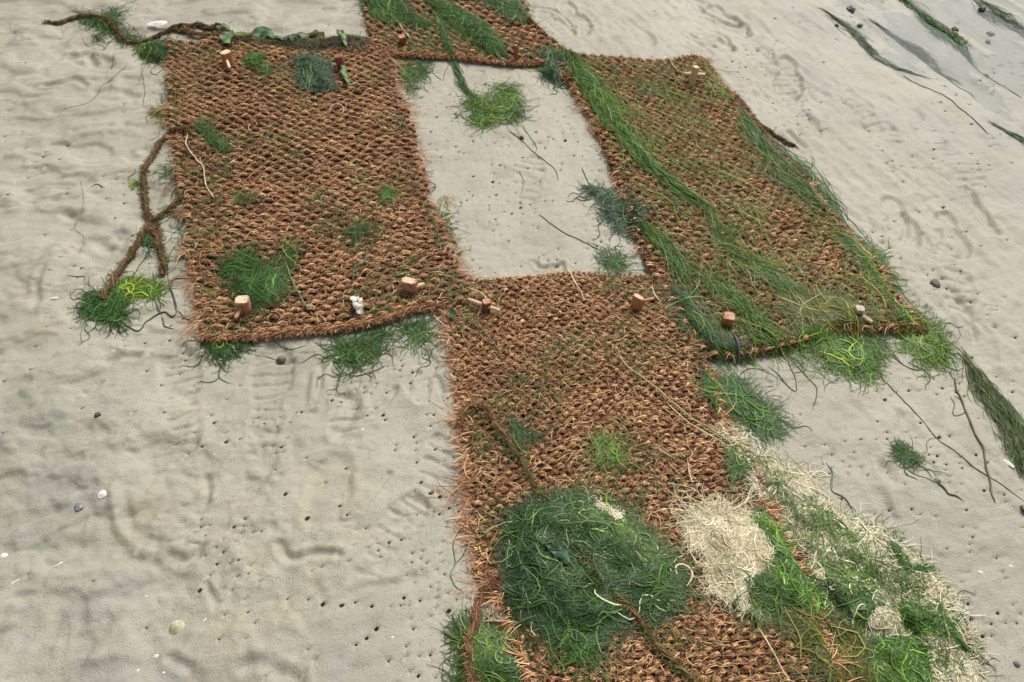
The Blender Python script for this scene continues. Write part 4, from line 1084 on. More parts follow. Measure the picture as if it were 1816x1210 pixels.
# weed on and round the left mat
clump('seaweed_tuft', 'drooping blue green tuft on the left mat, below the reddish peg', [(530,118),(548,112),(580,116),(592,135),(590,165),(575,172),(552,170),(540,150)],
      620, (0.03, 0.08), (0.0014, 0.0028), BLUE, (0.2, 1), 0.5, 0.25, 0.022, (0.025, 0.065, 0.04), 0.6,
      extras=[([(578,118),(600,122),(612,128),(612,150),(620,165)], 0.006, (0.14, 0.21, 0.07))])
clump('seaweed_tuft', 'green tuft between the orange sided peg and the blue green tuft', [(440,105),(462,104),(482,130),(480,150),(460,145),(445,130)],
      260, (0.02, 0.06), (0.0012, 0.0024), MID, (0.5, 1), 0.7, 0.4, 0.016, None, 0.55)
clump('seaweed_tuft', 'green weed on the left mat where the rope loop leaves it', [(350,232),(372,228),(395,255),(412,275),(400,280),(375,262)],
      200, (0.02, 0.05), (0.0012, 0.0024), MID, (0.9, 0.8), 0.5, 0.35, 0.012, None, 0.45)
clump('seaweed_patch', 'grassy green weed behind the round topped peg near the lower left corner of its mat', [(395,478),(430,470),(470,475),(492,500),(495,540),(470,560),(440,545),(418,515),(395,505)],
      900, (0.03, 0.09), (0.0012, 0.0026), MID, (0.2, 1), 0.7, 0.3, 0.014, None, 0.4, dens=20)
for (lab, cx_, cy_, s_, pal_) in [('small green spot on the mat with the white scrap, near its inner edge', 690, 358, 18, MID), ('dark green spot on the mat above the white scrap', 637, 415, 20, DARK),
                       ('green spot right of the grassy weed on the same mat', 512, 460, 20, DARK), ('dark green spot on the mat level with the rope fork', 435, 358, 14, DARK),
                       ('bright green tuft in the middle of the longest mat', 1072, 808, 30, LIME), ('dull green tuft at the left side of the longest mat', 925, 783, 26, DARK),
                       ('green spot beside the right edge of the longest mat near the cream bank', 1310, 835, 26, MID)]:
    a_ = np.arange(11) / 11 * 2 * math.pi
    r_ = s_ * 1.15 * (0.45 + 0.75 * rng.random(11))
    clump('seaweed_tuft', lab, np.stack([cx_ + r_ * np.cos(a_) * 1.15, cy_ + r_ * np.sin(a_) * 0.75], -1),
          int(s_ * 4), (0.02, 0.055), (0.0011, 0.0022), pal_, (0.6, 1), 0.7, 0.4, 0.006, None, 0.55, dens=9, soft=1.5, group='small tufts of weed on the mats')
clump('seaweed_fringe', 'dark green curls under the lower left corner of the mat with the white scrap', [(362,605),(400,606),(440,604),(446,618),(420,630),(395,640),(372,628)],
      260, (0.03, 0.06), (0.0013, 0.0026), DARK, (0.3, 1), 1.0, 0.6, 0.010, None, 0.45, extras=[([(378,628),(388,645),(400,658),(412,655)], 0.003, GD)])
clump('seaweed_fringe', 'tangled thin green curls on mud below the white crumpled scrap', [(585,592),(625,586),(665,582),(692,580),(690,600),(672,622),(655,640),(630,660),(600,658),(592,630)],
      230, (0.04, 0.09), (0.0012, 0.0024), MID, (0.3, 1), 1.1, 0.6, 0.006, None, 0.4, dens=18,
      extras=[([(560,608),(590,630),(605,652),(625,665),(660,660),(690,645)], 0.003, GD), ([(480,600),(500,612),(520,620),(545,612)], 0.003, GD), ([(450,628),(470,628),(490,635),(510,642),(528,630)], 0.0025, GO), ([(660,645),(690,622),(715,618)], 0.0025, GD)])
clump('seaweed_fringe', 'sparse green curls on mud in the notch between left and longest mats', [(705,578),(730,570),(765,566),(780,580),(775,605),(750,622),(725,610),(708,598)],
      90, (0.05, 0.10), (0.0012, 0.0022), MID, None, 1, 0.6, 0.004, None, 0.4, extras=[([(690,595),(700,580),(716,588),(712,605)], 0.003, GD)])
clump('seaweed_fringe', 'wispy green weed along the outer left mat edge above the rope loop', [(296,130),(308,128),(312,230),(298,235),(285,190)],
      160, (0.03, 0.07), (0.0011, 0.0022), MID, (-0.5, 1), 0.8, 0.4, 0.006, None, 0.45, extras=[([(250,112),(254,140),(258,165),(254,190)], 0.003, GO), ([(225,112),(205,135),(180,150),(165,172),(150,185),(110,195)], 0.0025, GO), ([(205,92),(198,110),(194,122)], 0.003, GD)])
clump('seaweed_clump', 'yellow green wisp on the mud edge above the rope loop', [(262,200),(285,196),(300,203),(290,212),(268,210)], 90, (0.02, 0.05), (0.001, 0.002), OLV, (1, 0.2), 0.6, 0.4, 0.006, None, 0.8)
clump('seaweed_fringe', 'dark wispy weed between the rope fork and the mat edge', [(280,270),(318,272),(326,360),(332,470),(316,480),(308,400),(290,330)],
      170, (0.03, 0.08), (0.0011, 0.0022), DARK, (0.3, 1), 0.9, 0.5, 0.005, None, 0.5)
clump('seaweed_net', 'open net of dark green weed on the mud below the rope fork', [(150,520),(185,510),(215,518),(222,560),(212,578),(180,570),(155,572)],
      560, (0.03, 0.07), (0.0013, 0.0026), MID, (-0.4, 1), 0.9, 0.5, 0.012, None, 0.35,
      extras=[([(205,525),(212,560),(225,578),(245,588),(258,570),(275,556),(290,550),(305,560),(315,550)], 0.006, GD), ([(285,545),(280,520),(272,500),(270,480)], 0.005, GD),
              ([(312,550),(308,525),(300,505),(310,490),(330,490)], 0.008, (0.06, 0.10, 0.06)), ([(285,558),(292,578),(310,585)], 0.006, GD), ([(315,550),(330,565),(352,570)], 0.004, GD),
              ([(298,505),(296,480),(300,460),(310,440)], 0.004, GD), ([(236,520),(238,540),(234,555)], 0.004, GM), ([(145,580),(142,595),(148,610)], 0.003, GO), ([(272,522),(278,540),(285,555)], 0.005, GD)])
clump('seaweed_clump', 'bright green flat clump between the two legs of the rope fork', [(212,500),(230,492),(262,497),(286,508),(288,518),(262,524),(228,522),(214,514)],
      480, (0.025, 0.06), (0.0013, 0.0026), LIME, (1, 0.1), 0.8, 0.4, 0.012, None, 0.6, extras=[([(235,490),(245,470),(258,455),(270,445)], 0.004, GM)])
clump('seaweed_clump', 'dark green weed tangled in the crotch of the rope fork', [(256,420),(278,425),(280,440),(262,445),(250,438)], 170, (0.02, 0.05), (0.0012, 0.0024), DARK, None, 1, 0.5, 0.012, None, 0.5)
clump('seaweed_tuft', 'little bright green scrap left of the rope loop', [(230,318),(246,314),(248,322),(236,328)], 40, (0.01, 0.03), (0.0013, 0.0024), LIME, (1, -0.3), 0.4, 0.3, 0.008, None, 0.6)
clump('seaweed_clump', 'green clump hanging under the frayed cord at the upper left corner of the left mat', [(248,72),(275,68),(300,75),(305,95),(292,108),(260,106),(248,90)],
      700, (0.03, 0.07), (0.0012, 0.0024), DARK, (0, 1), 0.7, 0.35, 0.022, (0.016, 0.045, 0.02), 0.55, extras=[([(275,108),(268,130),(280,135),(292,120)], 0.003, GD)])
clump('seaweed_clump', 'green weed wrapped round the frayed cord stretching away from the left mat', [(140,30),(170,22),(200,20),(210,26),(215,48),(240,68),(246,80),(225,78),(190,60),(180,80),(164,82),(165,62),(180,45),(150,40)],
      620, (0.03, 0.08), (0.0011, 0.0022), MID, (0.7, 0.6), 0.8, 0.4, 0.012, None, 0.4,
      extras=[([(210,22),(225,10),(245,2),(258,-4)], 0.003, GO), ([(138,40),(145,55),(148,72),(165,85)], 0.002, GO), ([(108,48),(112,60)], 0.002, GO)])
bundle('seaweed_band', 'green strip of fine weed on the mud at the right margin of the picture',
      [(1722,650),(1745,685),(1772,725),(1797,768),(1820,812),(1838,845)], [7,17,21,22,22,20], 1300, (0.05, 0.14), (0.0009, 0.0017), [(0.055,0.09,0.035),(0.08,0.12,0.048),(0.10,0.14,0.056),(0.14,0.17,0.075)], 0.006, 0.45, 0.25, 0.0, 9)
clump('seaweed_clump', 'small lone green clump on open mud right of the cream bank', [(1590,802),(1602,796),(1620,808),(1635,812),(1630,825),(1610,824)],
      150, (0.02, 0.05), (0.0012, 0.0024), MID, (1, 0.3), 0.8, 0.5, 0.008, None, 0.5,
      extras=[([(1585,812),(1605,832),(1625,845),(1645,852),(1665,862)], 0.0025, GO), ([(1628,825),(1640,835),(1650,850)], 0.004, GD), ([(1575,805),(1582,794),(1600,794)], 0.002, GO), ([(1655,852),(1672,865),(1680,880),(1692,882),(1708,892)], 0.006, (0.08, 0.11, 0.075))])
clump('seaweed_clump', 'green weed on mud along the right edge of the longest mat, above the cream bank', [(1248,640),(1270,655),(1300,675),(1335,705),(1368,735),(1380,760),(1355,765),(1320,745),(1285,735),(1262,700)],
      1300, (0.03, 0.08), (0.0011, 0.0024), MID, (0.6, 1), 0.55, 0.35, 0.012, None, 0.35, dens=26,
      extras=[([(1290,750),(1305,740),(1315,752),(1308,765)], 0.003, GD), ([(1345,770),(1360,790),(1350,800)], 0.003, GD)])
clump('seaweed_patch', 'green patch of weed on mud under the loose cord at the bottom of the picture', [(822,1118),(860,1115),(905,1122),(920,1150),(935,1225),(815,1225)],
      1700, (0.03, 0.07), (0.0012, 0.0024), DARK, (0.2, 1), 0.8, 0.4, 0.014, (0.02, 0.055, 0.02), 0.6)
# weed on the wet drainage
WETG = [(0.05, 0.085, 0.055), (0.075, 0.12, 0.075), (0.10, 0.15, 0.09), (0.14, 0.18, 0.11)]
for (lab, sp_, hw_, n, pal) in [
   ('blue green streak of weed in the wet drainage, nearest the mats', [(1472,26),(1500,44),(1530,68),(1560,92),(1590,110),(1625,122)], [5,12,14,14,9,4], 650, WETG),
   ('green streak of weed along a wet ridge, brightest in the drainage', [(1590,-14),(1625,8),(1662,36),(1695,62),(1722,92)], [10,16,18,16,6], 1000, MID),
   ('faint green streak between the bluish and the brightest streak', [(1560,36),(1598,60),(1632,80),(1662,102),(1690,120)], [3,7,10,9,3], 380, WETG),
   ('green streak of weed at the upper right corner in the water', [(1730,-14),(1760,6),(1790,26),(1832,52)], [8,12,14,12], 520, WETG),
   ('short dark streak of weed at the right margin beside the water', [(1788,226),(1808,236),(1830,248)], [5,9,9], 240, WETG)]:
    bundle('seaweed_streak', lab, sp_, np.array(hw_) * 0.85, int(n * 0.62), (0.05, 0.16), (0.0012, 0.0024), pal, 0.003, 0.5, 0.45, 0.0, 9, stray=0.12)

# lone strands
def strand(name, label, pts, w, col, mat=ALGAE, cat='seaweed', group=None, wob=0.002):
    P = thread_parts(pts, w, [min(c * (1.45 if mat is ALGAE else 1.0), .8) for c in col], wob)
    link(name, mesh_from(name, *merge(P)), mat, label=label, category=cat, **({'group': group} if group else {}))
SG = 'single strands on the open mud'
strand('seaweed_strand', 'long thin brown strand running diagonally over open mud to the right margin', [(1545,640),(1565,668),(1600,705),(1640,750),(1665,780),(1700,805),(1735,835),(1775,860),(1818,892)], 0.0032, (0.11, 0.09, 0.05), group=SG)
strand('seaweed_strand', 'thick olive strand with a knotted end crossing the long thin strand', [(1694,668),(1698,688),(1706,705),(1718,740),(1730,768),(1745,795),(1748,825),(1755,855),(1757,875),(1764,893)], 0.0065, (0.12, 0.105, 0.05), group=SG)
strand('seaweed_strand', 'forked wiry strand beside the thick olive strand', [(1686,700),(1694,715),(1691,735),(1702,735),(1712,728),(1706,708),(1694,700)], 0.003, (0.12, 0.10, 0.05), group=SG)
strand('seaweed_strand', 'thin strand skirting the overgrown mat corner towards the green strip', [(1668,600),(1695,615),(1715,635),(1742,660),(1775,690)], 0.0025, (0.11, 0.10, 0.05), group=SG)
strand('seaweed_strand', 'short grey green strand standing alone below the green edge weed', [(1464,822),(1475,840),(1474,872),(1490,880),(1503,892),(1512,910)], 0.005, (0.12, 0.135, 0.10), group=SG)
strand('seaweed_strand', 'wispy branched strand beside the lone shell fragments near the cream bank rim', [(1500,895),(1515,905),(1514,930)], 0.0025, (0.13, 0.12, 0.07), group=SG)
strand('seaweed_strand', 'looping dark strand off the left edge of the longest mat', [(850,922),(822,932),(805,960),(806,1000),(800,1015),(806,1038),(820,1047)], 0.0032, (0.06, 0.085, 0.045), group=SG)
strand('seaweed_strand', 'short dark strand hugging the left edge of the longest mat', [(832,935),(828,965),(820,985),(806,1000)], 0.003, (0.06, 0.085, 0.045), group=SG)
strand('seaweed_strand', 'faint thin strand down the wet mud beside the streaks', [(1605,125),(1630,142),(1665,158),(1700,185),(1725,205),(1755,235)], 0.005, (0.13, 0.14, 0.09), group=SG)
strand('seaweed_strand', 'crooked thin strand below the brightest streak', [(1665,100),(1690,125),(1712,145),(1735,165)], 0.005, (0.12, 0.13, 0.08), group=SG)
strand('seaweed_strand', 'dark crooked strand below the brightest streak near knotty lumps', [(1718,90),(1740,112),(1762,125),(1785,140),(1815,168)], 0.005, (0.09, 0.10, 0.07), group=SG)
strand('seaweed_strand', 'thin strand down the left mud with a small green kink', [(138,310),(148,350),(145,375),(130,400),(148,420),(140,450)], 0.0022, (0.14, 0.135, 0.09), group=SG)
strand('seaweed_strand', 'thin olive strand with a bent foot on the left mud', [(118,490),(135,492),(150,492),(152,500)], 0.004, (0.13, 0.12, 0.06), group=SG)
strand('seaweed_strand', 'small dark curl of weed on mud left of the rope', [(162,330),(172,325),(183,332)], 0.004, (0.05, 0.07, 0.05), group=SG)
strand('seaweed_strand', 'short dark twig on the bare mud near the green clump tail', [(922,300),(928,320),(924,342)], 0.003, (0.13, 0.12, 0.09), group=SG)
strand('seaweed_strand', 'long green blade lying diagonally over the upper left part of the longest mat', [(812,560),(835,575),(862,600),(880,625),(895,645)], 0.004, (0.09, 0.13, 0.06), group='weed blades on the longest mat')
strand('seaweed_strand', 'pale and green blade crossing the longest mat down towards the cream bank', [(1090,635),(1110,660),(1150,690),(1185,720),(1225,750),(1262,770),(1300,795)], 0.005, (0.26, 0.26, 0.12), group='weed blades on the longest mat')
strand('seaweed_strand', 'thin pale blade beside the middle of the pale and green blade', [(1180,725),(1215,755),(1260,780),(1290,800)], 0.003, (0.5, 0.45, 0.27), group='weed blades on the longest mat')
strand('seaweed_strand', 'green blade on the mat with the white scrap, level with its lower pegs', [(508,468),(518,500),(535,535),(552,562)], 0.006, (0.10, 0.16, 0.09), group='weed blades on the left mat')
strand('seaweed_strand', 'narrow dark blade above the white scrap', [(655,455),(648,480),(632,488),(628,510)], 0.006, (0.06, 0.10, 0.06), group='weed blades on the left mat')
strand('seaweed_strand', 'yellow green blade lying over the peg with streaked sides', [(1298,572),(1330,585),(1360,600),(1395,640)], 0.005, (0.25, 0.26, 0.07), group='weed blades on the overgrown mat')
# dry straws
DG = 'pale dry stems'
for (lab, pts, w) in [
   ('pale dry stem bent along the left part of the mat with the white scrap', [(322,234),(338,250),(335,268),(350,290),(364,305),(368,335),(382,360)], 0.0045),
   ('pale curved stem arched on the upper middle of the mat with the white scrap', [(586,214),(590,203),(600,197),(611,202),(611,210),(606,215)], 0.003),
   ('short pale stem above the grassy weed on the left mat edge', [(348,440),(353,448),(348,456)], 0.004),
   ('forked pale stem below the tread mark on the upper edge of the longest mat', [(1005,475),(1018,505),(1030,525),(1035,538),(1052,542)], 0.004),
   ('white stem beside the narrow pale topped peg', [(1155,510),(1158,525),(1165,534),(1172,541)], 0.004),
   ('long pale stem at the bottom of the longest mat', [(1340,1120),(1362,1155),(1378,1185),(1392,1208)], 0.0038),
   ('pale grass stem at the bottom edge, over the green patch on mud', [(845,1112),(865,1140),(885,1168),(908,1182),(930,1190),(948,1205)], 0.005),
   ('white root lying between the longest mat and the cream heaps', [(1262,912),(1290,914),(1312,902),(1322,892),(1326,880)], 0.006),
   ('white looped stem at the right tip of the dark green heap', [(1198,1026),(1195,1010),(1205,1006),(1220,1014),(1226,1024),(1220,1038),(1214,1046)], 0.005),
   ('zigzag pale stem left of the rounded cream heap', [(1222,962),(1218,975),(1224,990),(1232,1004),(1242,998)], 0.004),
   ('pale stem between the heap loop and the rounded cream heap', [(1236,1032),(1245,1045),(1262,1060)], 0.004),
   ('pale stem reaching down the top mat towards bare mud', [(678,22),(698,38),(715,60),(730,78)], 0.004),
   ('thin pale stem on the overgrown mat next to its cross topped peg', [(1184,112),(1190,128),(1200,138),(1215,144),(1224,138)], 0.004),
   ('pale stem over the lower bar of the square peg', [(1490,545),(1510,555),(1522,570),(1542,580)], 0.0035),
   ('bent straw beside the dark square peg bar', [(828,520),(850,528),(862,540),(852,560),(848,572)], 0.004),
   ('loose straw under the lone tuft at the bare mud edge', [(788,352),(783,372),(780,385)], 0.004),
   ('pale twig on mat below the bright green tuft', [(1216,822),(1220,845),(1226,862)], 0.004),
   ('fine pale straw below the upper weft of longest mat, right side', [(1160,800),(1178,812),(1195,822)], 0.003)]:
    strand('dry_stem', lab, pts, w, (0.60, 0.50, 0.33), STRAW, 'dry stem', DG, 0.0025)
clump('pale_seaweed_tuft', 'tiny straw coloured tuft standing at the inner edge of the mat with the white scrap', [(780,352),(798,346),(804,352),(795,366),(783,366)], 70, (0.01, 0.03), (0.001, 0.002), CREAM, None, 1, 0.4, 0.018, None, 0.35)
clump('seaweed_fringe', 'thin green fringe along the left mat below the straw coloured tuft', [(748,355),(770,372),(795,390),(800,430),(808,470),(795,455),(775,405)], 220, (0.02, 0.06), (0.0011, 0.0022), MID, (0.4, 1), 0.8, 0.5, 0.007, None, 0.4,
      extras=[([(746,300),(758,320),(772,328),(770,338),(758,345)], 0.003, GD), ([(798,415),(805,428),(812,436),(802,440)], 0.0025, GD)])

# ------------------------------------------------------------------ ropes
def rope(label, pts, r, tone=0.25, green=0.15, fuzz=14, branches=()):
    parts = []
    for p, rr in [(pts, r)] + list(branches):
        parts += rope_parts(lay(p, rr * 0.45, 0.008, 0.006), rr * 0.7, 3, fuzz * 2, tone - 0.12, green, 0.085, 0.72)
    link('coir_rope', mesh_from('coir_rope', *merge(parts)), COIR, label=label, category='rope', group='loose coir ropes')
rope('brown coir rope looping out of the left mat and forking on the mud', [(345,252),(325,242),(302,245),(282,260),(266,282),(257,305),(253,345),(260,375),(270,405),(282,435),(290,465),(286,485)], 0.0085, 0.2, 0.28, 18,
     [([(334,345),(318,358),(300,372),(282,382),(268,388)], 0.0085), ([(262,395),(252,425),(235,450),(218,470),(205,492),(190,512),(182,530)], 0.0095), ([(262,380),(275,395),(280,420)], 0.007)])
rope('frayed cord stretching away from the upper left corner of the left mat', [(80,44),(105,42),(125,33),(150,28),(175,32),(195,42),(210,58),(230,72),(250,74),(275,64),(300,56),(335,60)], 0.009, 0.2, 0.4, 20)
rope('dark knotted rope lumps along the upper left edge of the left mat', [(300,58),(318,50),(340,52),(355,48),(372,56),(385,52),(400,60),(412,66)], 0.013, 0.05, 0.15, 20)
rope('rope bridging the top mat and the overgrown mat', [(932,40),(950,50),(968,66),(985,80),(1000,98),(1020,120)], 0.0085, 0.2, 0.15, 12)
rope('dark twisted rope leaving the outer edge of the overgrown mat', [(1310,190),(1340,212),(1365,230),(1392,248),(1410,256)], 0.007, 0.1, 0.3, 12)
rope('frayed cord hanging from the corner of the longest mat at the bottom of the picture', [(880,1030),(862,1048),(850,1075),(840,1105),(834,1140),(835,1180),(838,1225)], 0.0068, 0.35, 0.05, 20)
rope('reddish brown cord running through the dark green heap', [(1035,998),(1055,1020),(1072,1048),(1090,1072),(1112,1085),(1135,1110),(1160,1145),(1185,1175),(1215,1200),(1240,1225)], 0.0060, 0.3, 0.45, 14)
rope('coiled rope end on the left edge of the longest mat', [(826,765),(820,748),(828,732),(845,728),(860,735),(872,752),(890,775),(905,795),(918,815)], 0.0055, 0.3, 0.15, 16)
rope('weedy rope strand running down the longest mat into the dark green heap', [(888,775),(905,800),(925,825),(940,855),(955,880),(968,895)], 0.0045, 0.15, 0.55, 14)

# ------------------------------------------------------------------ leafy weed along the top edge of the left mat
def leaf(pts, w, col, seed, curlz=0.018):
    P = smooth_path(G(pts), 0.006)
    S = len(P); K = 7
    t = np.linspace(0, 1, S)
    T = np.gradient(P, axis=0); T /= np.linalg.norm(T, axis=1, keepdims=True) + 1e-9
    N = np.stack([-T[:, 1], T[:, 0]], -1)
    k = np.linspace(-1, 1, K)
    wd = w * (0.35 + 0.65 * np.sin(np.clip(t, 0.03, 0.97) * math.pi) ** 0.6) * (1 + 0.4 * noise(t * 7, np.full(S, seed * 1.9)))
    XY = P[:, None] + N[:, None] * (k[None, :, None] * wd[:, None, None])
    Z = top_z(XY[..., 0], XY[..., 1]) + 0.004 + curlz * np.clip(0.5 + noise(XY[..., 0] * 28, XY[..., 1] * 28, seed), 0, 1) + 0.006 * np.sin(t * 20 + seed)[:, None] * k[None] ** 2
    V = np.concatenate([XY, Z[..., None]], -1).reshape(-1, 3)
    id_ = np.arange(S * K).reshape(S, K)
    Fq = np.stack([id_[:-1, :-1], id_[:-1, 1:], id_[1:, 1:], id_[1:, :-1]], -1).reshape(-1, 4)
    vein = (1.35 - 0.5 * np.abs(k))[None, :, None]
    C = (np.asarray(col)[None, None] * vein * (1 + 0.4 * noise(XY[..., 0] * 50, XY[..., 1] * 50, seed + 3))[..., None]).reshape(-1, 3)
    return V, Fq, np.clip(C, 0, 1)
LEAVES = [
 ('glossy green leafy frond curling over the edge beside the orange sided peg', [(382,50),(395,54),(404,64),(407,80),(405,92)], 0.030, (0.09, 0.16, 0.07)),
 ('yellow green leaf right of the glossy frond', [(415,74),(425,66),(436,66),(444,74)], 0.024, (0.13, 0.15, 0.03)),
 ('wide crinkled green leaf on the upper edge of the left mat', [(442,74),(455,62),(468,58),(480,68),(498,76),(508,80)], 0.030, (0.07, 0.13, 0.06)),
 ('dark drooping leaf right of the crinkled leaf', [(510,82),(518,66),(525,64),(522,85)], 0.022, (0.06, 0.075, 0.04)),
 ('olive leaf in the middle of the upper edge of the left mat', [(530,76),(545,62),(562,64),(575,72)], 0.026, (0.07, 0.09, 0.03)),
 ('pale green strap of weed hanging over the edge beside the reddish peg', [(598,52),(606,62),(611,78),(616,95)], 0.014, (0.15, 0.21, 0.09)),
 ('thin green strap below the pale strap', [(612,125),(612,142),(618,158),(622,168)], 0.012, (0.13, 0.2, 0.08)),
 ('small green leaf at the notch below the peg with the long bar', [(790,562),(800,566),(806,574)], 0.014, (0.08, 0.15, 0.08)),
 ('leathery blue green leaf on the dark green heap', [(968,978),(985,990),(1000,1003),(1004,1014)], 0.014, (0.06, 0.12, 0.07)),
]
for i, (lab, pts, w, c) in enumerate(LEAVES):
    parts = [leaf(pts, w * 0.8, c, 11 + i, 0.012)]
    link('weed_leaf', mesh_from('weed_leaf', *merge(parts)), ALGAE, label=lab, category='seaweed leaf', group='leafy pieces of weed')
clump('seaweed_fringe', 'dark stringy weed heaped along the upper edge of the left mat', [(400,66),(450,72),(520,72),(580,68),(640,66),(655,80),(640,98),(600,92),(540,100),(500,88),(450,84),(410,80)],
      950, (0.03, 0.07), (0.0011, 0.0022), [(0.045, 0.035, 0.018), (0.05, 0.055, 0.025), (0.08, 0.075, 0.035), (0.12, 0.12, 0.05)], (0.2, 1), 0.9, 0.4, 0.02, None, 0.45)

# ------------------------------------------------------------------ wooden pegs
def wood(name, c1, c2, dark):
    return plain_mat(name, c1, c2, 55, 0.55, (1.0, 1.0, 0.12), 0.5, 0.35)
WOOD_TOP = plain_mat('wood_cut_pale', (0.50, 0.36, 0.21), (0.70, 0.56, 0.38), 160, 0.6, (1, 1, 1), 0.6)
WOOD_ORANGE = plain_mat('wood_orange', (0.30, 0.105, 0.034), (0.56, 0.28, 0.12), 150, 0.5, (1, 1, 0.1), 0.5)
WOOD_PINK = plain_mat('wood_pink', (0.30, 0.13, 0.08), (0.48, 0.26, 0.16), 130, 0.55, (1, 1, 0.1), 0.5)
WOOD_RED = plain_mat('wood_red', (0.15, 0.045, 0.024), (0.32, 0.115, 0.06), 130, 0.5, (1, 1, 0.1), 0.5)
WOOD_GREY = plain_mat('wood_grey', (0.36, 0.28, 0.19), (0.55, 0.45, 0.33), 150, 0.65, (1, 1, 0.2), 0.6)
WOOD_PALE = plain_mat('wood_pale', (0.48, 0.32, 0.17), (0.66, 0.48, 0.29), 140, 0.55, (1, 1, 0.1), 0.5)

def peg_block(sx, sy, h, seed, chip=0.10, bev=0.0022, n=4):
    """a hammered stake head: box or round bar with chipped, mushroomed top edge"""
    r = random.Random(seed)
    bm = bmesh.new()
    rings = []
    levels = [-0.06, 0.0, 0.35 * h, 0.75 * h, h - bev, h]
    seg = 16
    for li, z in enumerate(levels):
        ring = []
        for k in range(seg):
            a = (k + 0.5) / seg * 2 * math.pi
            ca, sa = math.cos(a), math.sin(a)
            q = (abs(ca) ** n + abs(sa) ** n) ** (-1 / n)
            m = 1 + 0.05 * r.uniform(-1, 1) + (0.06 if li == 4 else 0) - (0.10 if li == 5 else 0)
            dz = r.uniform(-1, 1) * chip * h * (0.35 if li >= 4 else 0.0)
            ring.append(bm.verts.new((sx / 2 * q * ca * m, sy / 2 * q * sa * m, z + dz)))
        rings.append(ring)
    for a, b in zip(rings, rings[1:]):
        for k in range(seg):
            bm.faces.new((a[k], a[(k + 1) % seg], b[(k + 1) % seg], b[k]))
    cz = sum(v.co.z for v in rings[-1]) / seg
    cv = bm.verts.new((0, 0, cz - 0.001))
    for k in range(seg):
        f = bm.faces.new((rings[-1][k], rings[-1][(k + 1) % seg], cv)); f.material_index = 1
    for k in range(seg):
        for f in bm.faces:
            pass
        break
    bm.normal_update()
    me = bpy.data.meshes.new('stake'); bm.to_mesh(me); bm.free()
    return me
def bar_mesh(L, w, t, seed):
    r = random.Random(seed)
    bm = bmesh.new()
    rings = []
    for i, x in enumerate(np.linspace(-L / 2, L / 2, 6)):
        ring = []
        for k in range(8):
            a = (k + 0.5) / 8 * 2 * math.pi
            q = (abs(math.cos(a)) ** 5 + abs(math.sin(a)) ** 5) ** (-0.2)
            e = 0.86 if i in (0, 5) else 1
            ring.append(bm.verts.new((x + r.uniform(-1, 1) * 0.0012, w / 2 * q * math.cos(a) * e * r.uniform(.94, 1.06), t / 2 * q * math.sin(a) * e * r.uniform(.92, 1.08))))
        rings.append(ring)
    for a, b in zip(rings, rings[1:]):
        for k in range(8):
            bm.faces.new((a[k], b[k], b[(k + 1) % 8], a[(k + 1) % 8]))
    bm.faces.new(rings[0]); bm.faces.new(rings[-1][::-1])
    bm.normal_update()
    me = bpy.data.meshes.new('cross_bar'); bm.to_mesh(me); bm.free()
    return me
def peg(label, top_px, size, h, yaw, lean, side, top, bar=None, barmat=None, n=6):
    """top_px: photo pixel of the head's top centre; bar: (px start, px end, width, height above the mat)"""
    x, y = ground_point(*top_px, 0.02 + h)
    zb = float(top_z(np.array([x]), np.array([y]))[0])
    x, y = ground_point(*top_px, zb + h)
    lx, ly = lean
    root = link('wooden_peg', None, None, label=label, category='wooden peg', group='wooden pegs holding the mats down')
    root.location = (float(x) - lx * h, float(y) - ly * h, zb)
    sd = int(top_px[0])
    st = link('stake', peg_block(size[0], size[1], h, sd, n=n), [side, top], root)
    up = Vector((lx, ly, 1)).normalized()
    q = up.to_track_quat('Z', 'Y').to_matrix().to_4x4() @ Matrix.Rotation(yaw, 4, 'Z')
    st.matrix_basis = q
    if bar:
        a, b, w, hz = bar
        ax, ay = ground_point(*a, zb + hz); bx, by = ground_point(*b, zb + hz)
        A = Vector((float(ax), float(ay), zb + hz)); B = Vector((float(bx), float(by), zb + hz - 0.002))
        me = bar_mesh((B - A).length, w, w * 0.85, sd + 5)
        o = link('cross_bar', me, barmat or top, root)
        d = (B - A).normalized()
        m = d.to_track_quat('X', 'Z').to_matrix().to_4x4()
        m.translation = (A + B) / 2 - root.location
        o.matrix_basis = m
    return root
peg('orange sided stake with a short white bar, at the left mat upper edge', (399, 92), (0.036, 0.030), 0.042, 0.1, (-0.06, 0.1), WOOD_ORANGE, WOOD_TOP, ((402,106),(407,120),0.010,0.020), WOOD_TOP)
peg('dark reddish stake beside the pale green strap on the left mat', (600, 98), (0.030, 0.028), 0.040, 0.5, (-0.1, 0.05), WOOD_RED, WOOD_RED)
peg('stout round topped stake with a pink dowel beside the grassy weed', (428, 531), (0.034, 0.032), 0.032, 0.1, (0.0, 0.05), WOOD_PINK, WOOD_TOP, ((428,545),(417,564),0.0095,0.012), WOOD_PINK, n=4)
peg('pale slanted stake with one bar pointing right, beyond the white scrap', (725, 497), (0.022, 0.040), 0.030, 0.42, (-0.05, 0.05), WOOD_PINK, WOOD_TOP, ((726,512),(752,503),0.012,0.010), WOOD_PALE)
peg('square pinkish stake threaded on a long pale bar, where the left and longest mats overlap', (863, 534), (0.019, 0.022), 0.026, -0.45, (0.05, 0.05), WOOD_RED, WOOD_PINK, ((831,531),(886,550),0.010,0.012), WOOD_PALE)
peg('narrow pale topped stake on the upper edge of the longest mat', (1133, 526), (0.013, 0.032), 0.034, 0.75, (0.0, 0.1), WOOD_ORANGE, WOOD_TOP, ((1136,535),(1160,528),0.009,0.008), WOOD_PINK)
